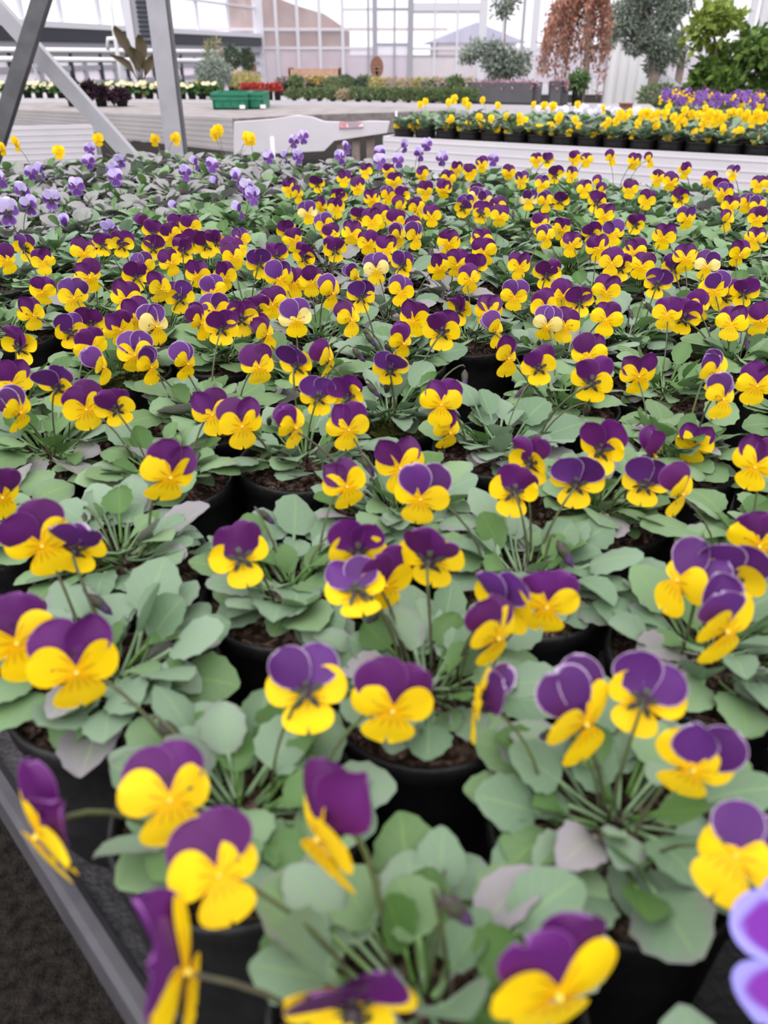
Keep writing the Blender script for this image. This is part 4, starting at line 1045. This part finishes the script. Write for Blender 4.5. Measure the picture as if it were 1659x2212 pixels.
# green crates
def crate(x0, x1, y0, y1, Y, label, dy):
    a, b_ = atY(x0, y1, Y), atY(x1, y1, Y); h = atY(x0, y0, Y).z - BENCH; w = b_.x - a.x
    o = empty('green_crate', ((a.x + b_.x) / 2, Y, BENCH + .001), label, 'crate', None)
    t = .012; wt = w / 2
    for nm, p in (('front', 0), ('back', dy)):
        MB().prism([Vector((-wt * .95, p, 0)), Vector((wt * .95, p, 0)), Vector((wt, p, h)), Vector((-wt, p, h))], (0, t, 0)).build('side_wall', 'crate_green', o)
    for s in (-1, 1):
        MB().prism([Vector((s * wt * .95, 0, 0)), Vector((s * wt * .95, dy, 0)), Vector((s * wt, dy, h)), Vector((s * wt, 0, h))], (-s * t, 0, 0)).build('side_wall', 'crate_green', o)
    MB().box((-wt * .95, 0, 0), (wt * .95, dy, .01)).build('base', 'crate_green', o)
    for z in (h - .02, h * .55):
        MB().box((-wt - .008, -.010, z), (wt + .008, 0, z + .02)).build('rim', 'crate_green', o)
    n = max(3, int(w / .055))
    for k in range(n + 1):
        x = -wt * .95 + k * wt * 1.9 / n
        MB().box((x - .004, -.008, .005), (x + .004, 0, h * .92)).build('rib', 'crate_green', o)
    MB().box((wt * .55, -.014, .006), (wt * .55 + .04, -.009, .03)).build('label_plate', 'label_white', o)
    return o
crate(460, 536, 200, 237, 6.55, 'wide green plastic crate on the sand bench', .35)
crate(537, 571, 200, 236, 6.60, 'narrow green plastic crate standing beside the wide one', .35)

# planter boxes
def planter(px0, px1, ytop, ybot, Y, depth, rotz, label, bl):
    a = atY(px1, ybot, Y); w = (atY(px1, ybot, Y) - atY(px0, ybot, Y)).x; h = atY(px1, ytop, Y).z - BENCH
    o = empty('planter_box', (a.x, a.y, BENCH + .002), label, 'planter'); o.rotation_euler = (0, 0, rotz)
    t = .015
    MB().box((-w, 0, 0), (0, t, h)).build('side_wall', 'planter_grey', o); MB().box((-w, depth - t, 0), (0, depth, h)).build('side_wall', 'planter_grey', o)
    MB().box((-w, 0, 0), (-w + t, depth, h)).build('side_wall', 'planter_grey', o); MB().box((-t, 0, 0), (0, depth, h)).build('side_wall', 'planter_grey', o)
    MB().box((-w, 0, 0), (0, depth, .015)).build('base', 'planter_grey', o)
    MB().box((-w + t, t, h * .8), (-t, depth - t, h * .86)).build('soil', 'soil', o)
    rr = random.Random(int(px0))
    for k in range(bl):
        x = -w * (k + .5) / bl
        q = shrub('trailing_plant', 'dusky pink trailing foliage plant %s' % ('on the near edge of the long planter' if bl > 3 else 'spilling from the square planter'), 0, 10, 0, 10, 7, ['mauve_bloom', 'purple_leaf'], 8, .03, .01, seed=1)
        bpy.data.objects.remove(q.children[0]); bpy.data.objects.remove(q.children[0])
        q.location = o.matrix_basis @ Vector((x, depth * .35, h * .84)) if False else (Matrix.Translation(o.location) @ Matrix.Rotation(rotz, 4, 'Z')) @ Vector((x, depth * .3, h * .86))
        q['group'] = 'trailing plants in the long planter' if bl > 3 else 'trailing plants in the square planter'
        lc = leaf_cloud(rr, 75, ellip(rr, (0, -.03, .004), (.05, .05, .022), .4), .034, .012).build('foliage', 'mauve_bloom', q); lc['kind'] = 'stuff'
        MB().tube([Vector((0, 0, 0)), Vector((.01, 0, .03)), Vector((0, .01, .05))], .004, 5).build('stem', 'purple_leaf', q)
    return o
planter(1003, 1152, 180, 229, Yf(1003) + .04 - .0, .28, math.radians(-22), 'long dark grey planter box on the display bench', 7)
planter(1182, 1213, 176, 226, Yf(1182) + .05, .25, math.radians(-22), 'narrow dark grey planter box beside the long one', 2)
shrub('black_pot_fern', 'green fern in a black pot between planter and weeping tree', 1228, 1262, 160, 228, Yf(1245) + .2, ['needle_green', 'primula_leaf'], 500, .06, .009, pot=.14, seed=210)

# trees behind
def tree(name, label, px, ybase, Y, trunk_r, crowns, mats, n, ln, wd, seed, hang=0, lean=0, cat='tree', shell=.35):
    rr = random.Random(seed); a = atY(px, ybase, Y)
    o = empty(name, (a.x, Y, 0), label, cat)
    simple_pot(o, .24, .42)
    tips = []
    top = None
    cl = []
    for (x0, x1, y0, y1) in crowns:
        c = (atY((x0 + x1) / 2, (y0 + y1) / 2, Y) - o.location); w = (atY(x1, y1, Y).x - atY(x0, y1, Y).x) / 2; h = (atY(px, y0, Y).z - atY(px, y1, Y).z) / 2
        cl.append((c, w, h))
    cl0 = min(cl, key=lambda q: abs(q[0].x))
    fork = Vector((lean, 0, max(.5, min(c.z - h * .3 for c, w, h in cl))))
    MB().tube([Vector((0, 0, .3)), Vector((lean * .3, 0, fork.z * .6)), fork], [trunk_r, trunk_r * .85, trunk_r * .75], 9).build('trunk', 'bark', o, True)
    for k, (c, w, h) in enumerate(cl):
        e_ = Vector((c.x, c.y + rr.uniform(-.1, .1), c.z + h * .3))
        md = fork.lerp(e_, .5) + Vector((rr.uniform(-.05, .05), 0, .05))
        MB().tube([fork, md, e_], [trunk_r * .5, trunk_r * .3, trunk_r * .1], 6).build('branch', 'bark', o, True)
        per = int(n * (w * h) / sum(a_[1] * a_[2] for a_ in cl))
        sub = [ellip(rr, (c.x + rr.uniform(-.6, .6) * w, c.y + rr.uniform(-.5, .5) * w, c.z + rr.uniform(-.6, .6) * h), (w * .45, w * .45, h * .45), shell) for _ in range(7)]
        fo = leaf_cloud(rr, per, lambda: rr.choice(sub)(), ln, wd, 0, hang).build('foliage', mats[k % len(mats)], o); fo['kind'] = 'stuff'
    return o
tree('olive_tree', 'grey green olive tree with a pale forked trunk', 1402, 235, 9.3, .07, [(1310, 1420, -60, 60), (1330, 1440, 30, 125), (1400, 1500, -70, 70), (1380, 1480, 60, 165), (1300, 1360, 40, 110)], ['olive_leaf'], 14000, .055, .009, 301)
tree('citrus_tree', 'glossy citrus tree with lime green upper leaves at the bench end', 1545, 235, 7.9, .04, [(1480, 1600, 20, 110), (1560, 1690, 40, 150), (1500, 1640, 110, 215), (1480, 1560, 120, 210), (1500, 1580, 0, 60), (1600, 1700, 120, 225)], ['citrus_lime', 'citrus_leaf', 'citrus_leaf', 'citrus_leaf', 'citrus_lime', 'citrus_leaf'], 2600, .085, .026, 302)
tree('dark_evergreen_tree', 'dark slim evergreen tree between olive and citrus trees', 1456, 230, 10.9, .06, [(1430, 1500, 60, 175), (1420, 1480, -40, 80)], ['olive_dark', 'olive_dark'], 2200, .05, .008, 303)
tree('eucalyptus_shrub', 'loose grey green shrub standing behind the long planter', 1062, 200, 8.6, .02, [(985, 1060, 85, 140), (1030, 1115, 75, 150), (1020, 1110, 115, 190), (1050, 1140, 120, 185), (1090, 1150, 100, 160)], ['olive_leaf', 'needle_grey'], 3600, .05, .010, 304, cat='shrub')
tree('sprig_tree', 'slender young tree whose few leafy sprigs hang above the shrub', 1082, 200, 9.6, .012, [(1030, 1125, -50, 30), (1060, 1110, 5, 45)], ['olive_leaf', 'needle_grey'], 520, .06, .013, 305)
shrub('trunk_shrub', 'low olive green shrub at the foot of the olive tree', 1375, 1460, 182, 240, 7.6, ['olive_dark', 'needle_green'], 900, .05, .007, base_z=0.0, pot=.5, seed=306, crown0=238)

# weeping tree with dry brown leaves
rr = random.Random(77)
Yw = 8.35
o = empty('weeping_tree', (atY(1252, 230, Yw).x, Yw, 0), 'weeping tree covered in dry rust brown leaves beside the planters', 'tree')
simple_pot(o, .2, .4)
zt_ = atY(1252, -40, Yw).z
MB().tube([Vector((0, 0, .3)), Vector((.02, 0, 1.0)), Vector((-.02, 0, 1.5)), Vector((0, 0, zt_))], [.03, .026, .022, .015], 8).build('trunk', 'bark', o, True)
for k in range(40):
    x = atY(rr.uniform(1160, 1312), 100, Yw).x - o.location.x; yb = rr.uniform(90, 175) if rr.random() < .75 else rr.uniform(170, 222)
    if abs(x) > .25: yb = min(yb, 160)
    zb = atY(1250, yb, Yw).z; y_ = rr.uniform(-.22, .22)
    pts = [Vector((0, 0, zt_ - rr.uniform(0, .15))), Vector((x * .6, y_ * .6, zt_ + .02)), Vector((x, y_, zt_ - .18)), Vector((x * 1.03, y_, zb))]
    cv = [pts[0] * (1 - t) ** 3 + pts[1] * 3 * t * (1 - t) ** 2 + pts[2] * 3 * t * t * (1 - t) + pts[3] * t ** 3 for t in [i / 8 for i in range(9)]]
    br = MB().tube(cv, .003, 4).build('branch', 'bark', o)
    def smp():
        t = rr.uniform(.3, 1.0); p = pts[0] * (1 - t) ** 3 + pts[1] * 3 * t * (1 - t) ** 2 + pts[2] * 3 * t * t * (1 - t) + pts[3] * t ** 3
        return p + Vector((rr.gauss(0, .022), rr.gauss(0, .022), 0)), Vector((0, 0, 0))
    fo = leaf_cloud(rr, 150, smp, .048, .009, 0, 1.4).build('foliage', 'dry_brown', br); fo['kind'] = 'stuff'

# right hand bits: leaning brace, box, pale posts, sheet
o = empty('steel_brace', (atY(1495, 222, 10.0).x, 10.0, 0), 'pale diagonal brace behind the olive trunk', 'brace')
MB().bar(atY(1408, 147, 10.0) - o.location, atY(1530, 249, 10.0) - o.location, .09, .06, (0, 1, 0)).build('tube', 'frame_light', o)
MB().box((.1, -.04, 0), (.16, .04, atY(1500, 226, 10.0).z)).build('foot', 'frame_light', o)
o = empty('wooden_block', (atY(1352, 250, 5.9).x, 5.9, 0), 'small brown wooden block stand behind the pale violas', 'block')
zz = atY(1352, 226, 5.9).z
MB().box((-.035, 0, 0), (.035, .07, zz)).build('body', 'wood_brown', o); MB().box((-.040, -.005, zz), (.040, .075, zz + .008)).build('top', 'wood_brown', o)
for k, (x, w) in enumerate(((1632, .06), (1655, .10))):
    o = empty('steel_post', (atY(x + 3, 110, 8.6).x, 8.6 + k * .1, 0), ['thin pale steel post right of the citrus tree', 'broad pale steel post right of the citrus tree'][k], 'post')
    MB().box((-w / 2, 0, 0), (w / 2, w, 3)).build('post_body', 'frame_light', o); MB().box((-w / 2 - .03, -.03, 0), (w / 2 + .03, w + .03, .012)).build('base_plate', 'galvanised', o)
o = empty('plastic_sheet', (atY(1355, 200, 10.5).x, 10.5, 0), 'hanging pale plastic sheet behind the weeping and olive trees', 'sheet')
vs_, fs_ = [], []
xa, xb = atY(1305, 200, 10.5).x - o.location.x, atY(1405, 200, 10.5).x - o.location.x
for i in range(25):
    x = xa + (xb - xa) * i / 24
    for z in (.0, 1.25): vs_.append((x, .03 * math.sin(i * 1.3), z))
for i in range(24): fs_.append((2 * i, 2 * i + 2, 2 * i + 3, 2 * i + 1))
MB().add(vs_, fs_).build('sheet', 'pipe_white', o, True); MB().tube([Vector((xa - .05, 0, 1.25)), Vector((xb + .05, 0, 1.25))], .015, 8).build('rail', 'galvanised', o); 
for x in (xa, xb): MB().tube([Vector((x, .03, 0)), Vector((x, .03, 1.25))], .012, 6).build('upright', 'galvanised', o)
# small plant labels
for px, py in ((588, 296), (834, 263)):
    p = atz(px, py, RIMZ + .03)
    if px < 700: p = atline(px, py + 8, (D[0] - .03, D[1] - .08), (E_[0] - .03, E_[1] - .08)); zb = RIMZ - .02
    else: p = G0 + gd * .02 + gn * .06 + Vector((0, 0, .11)); zb = BENCH
    o = empty('plant_label', (p.x, p.y, zb), 'white plastic plant label ' + ('stuck among the lilac violas' if px < 700 else 'standing at the corner of the golden viola bench'), 'label')
    MB().prism([Vector((-.006, 0, .02)), Vector((.006, 0, .02)), Vector((.006, 0, p.z - zb + .008)), Vector((0, 0, p.z - zb + .013)), Vector((-.006, 0, p.z - zb + .008))], (0, .0012, 0)).build('blade', 'label_white', o)
    MB().prism([Vector((-.003, 0, 0)), Vector((.003, 0, 0)), Vector((.006, 0, .02)), Vector((-.006, 0, .02))], (0, .0012, 0)).build('spike', 'label_white', o)
print('pots', len(pots), 'leaves', n_leaf, 'objects', len(bpy.data.objects))
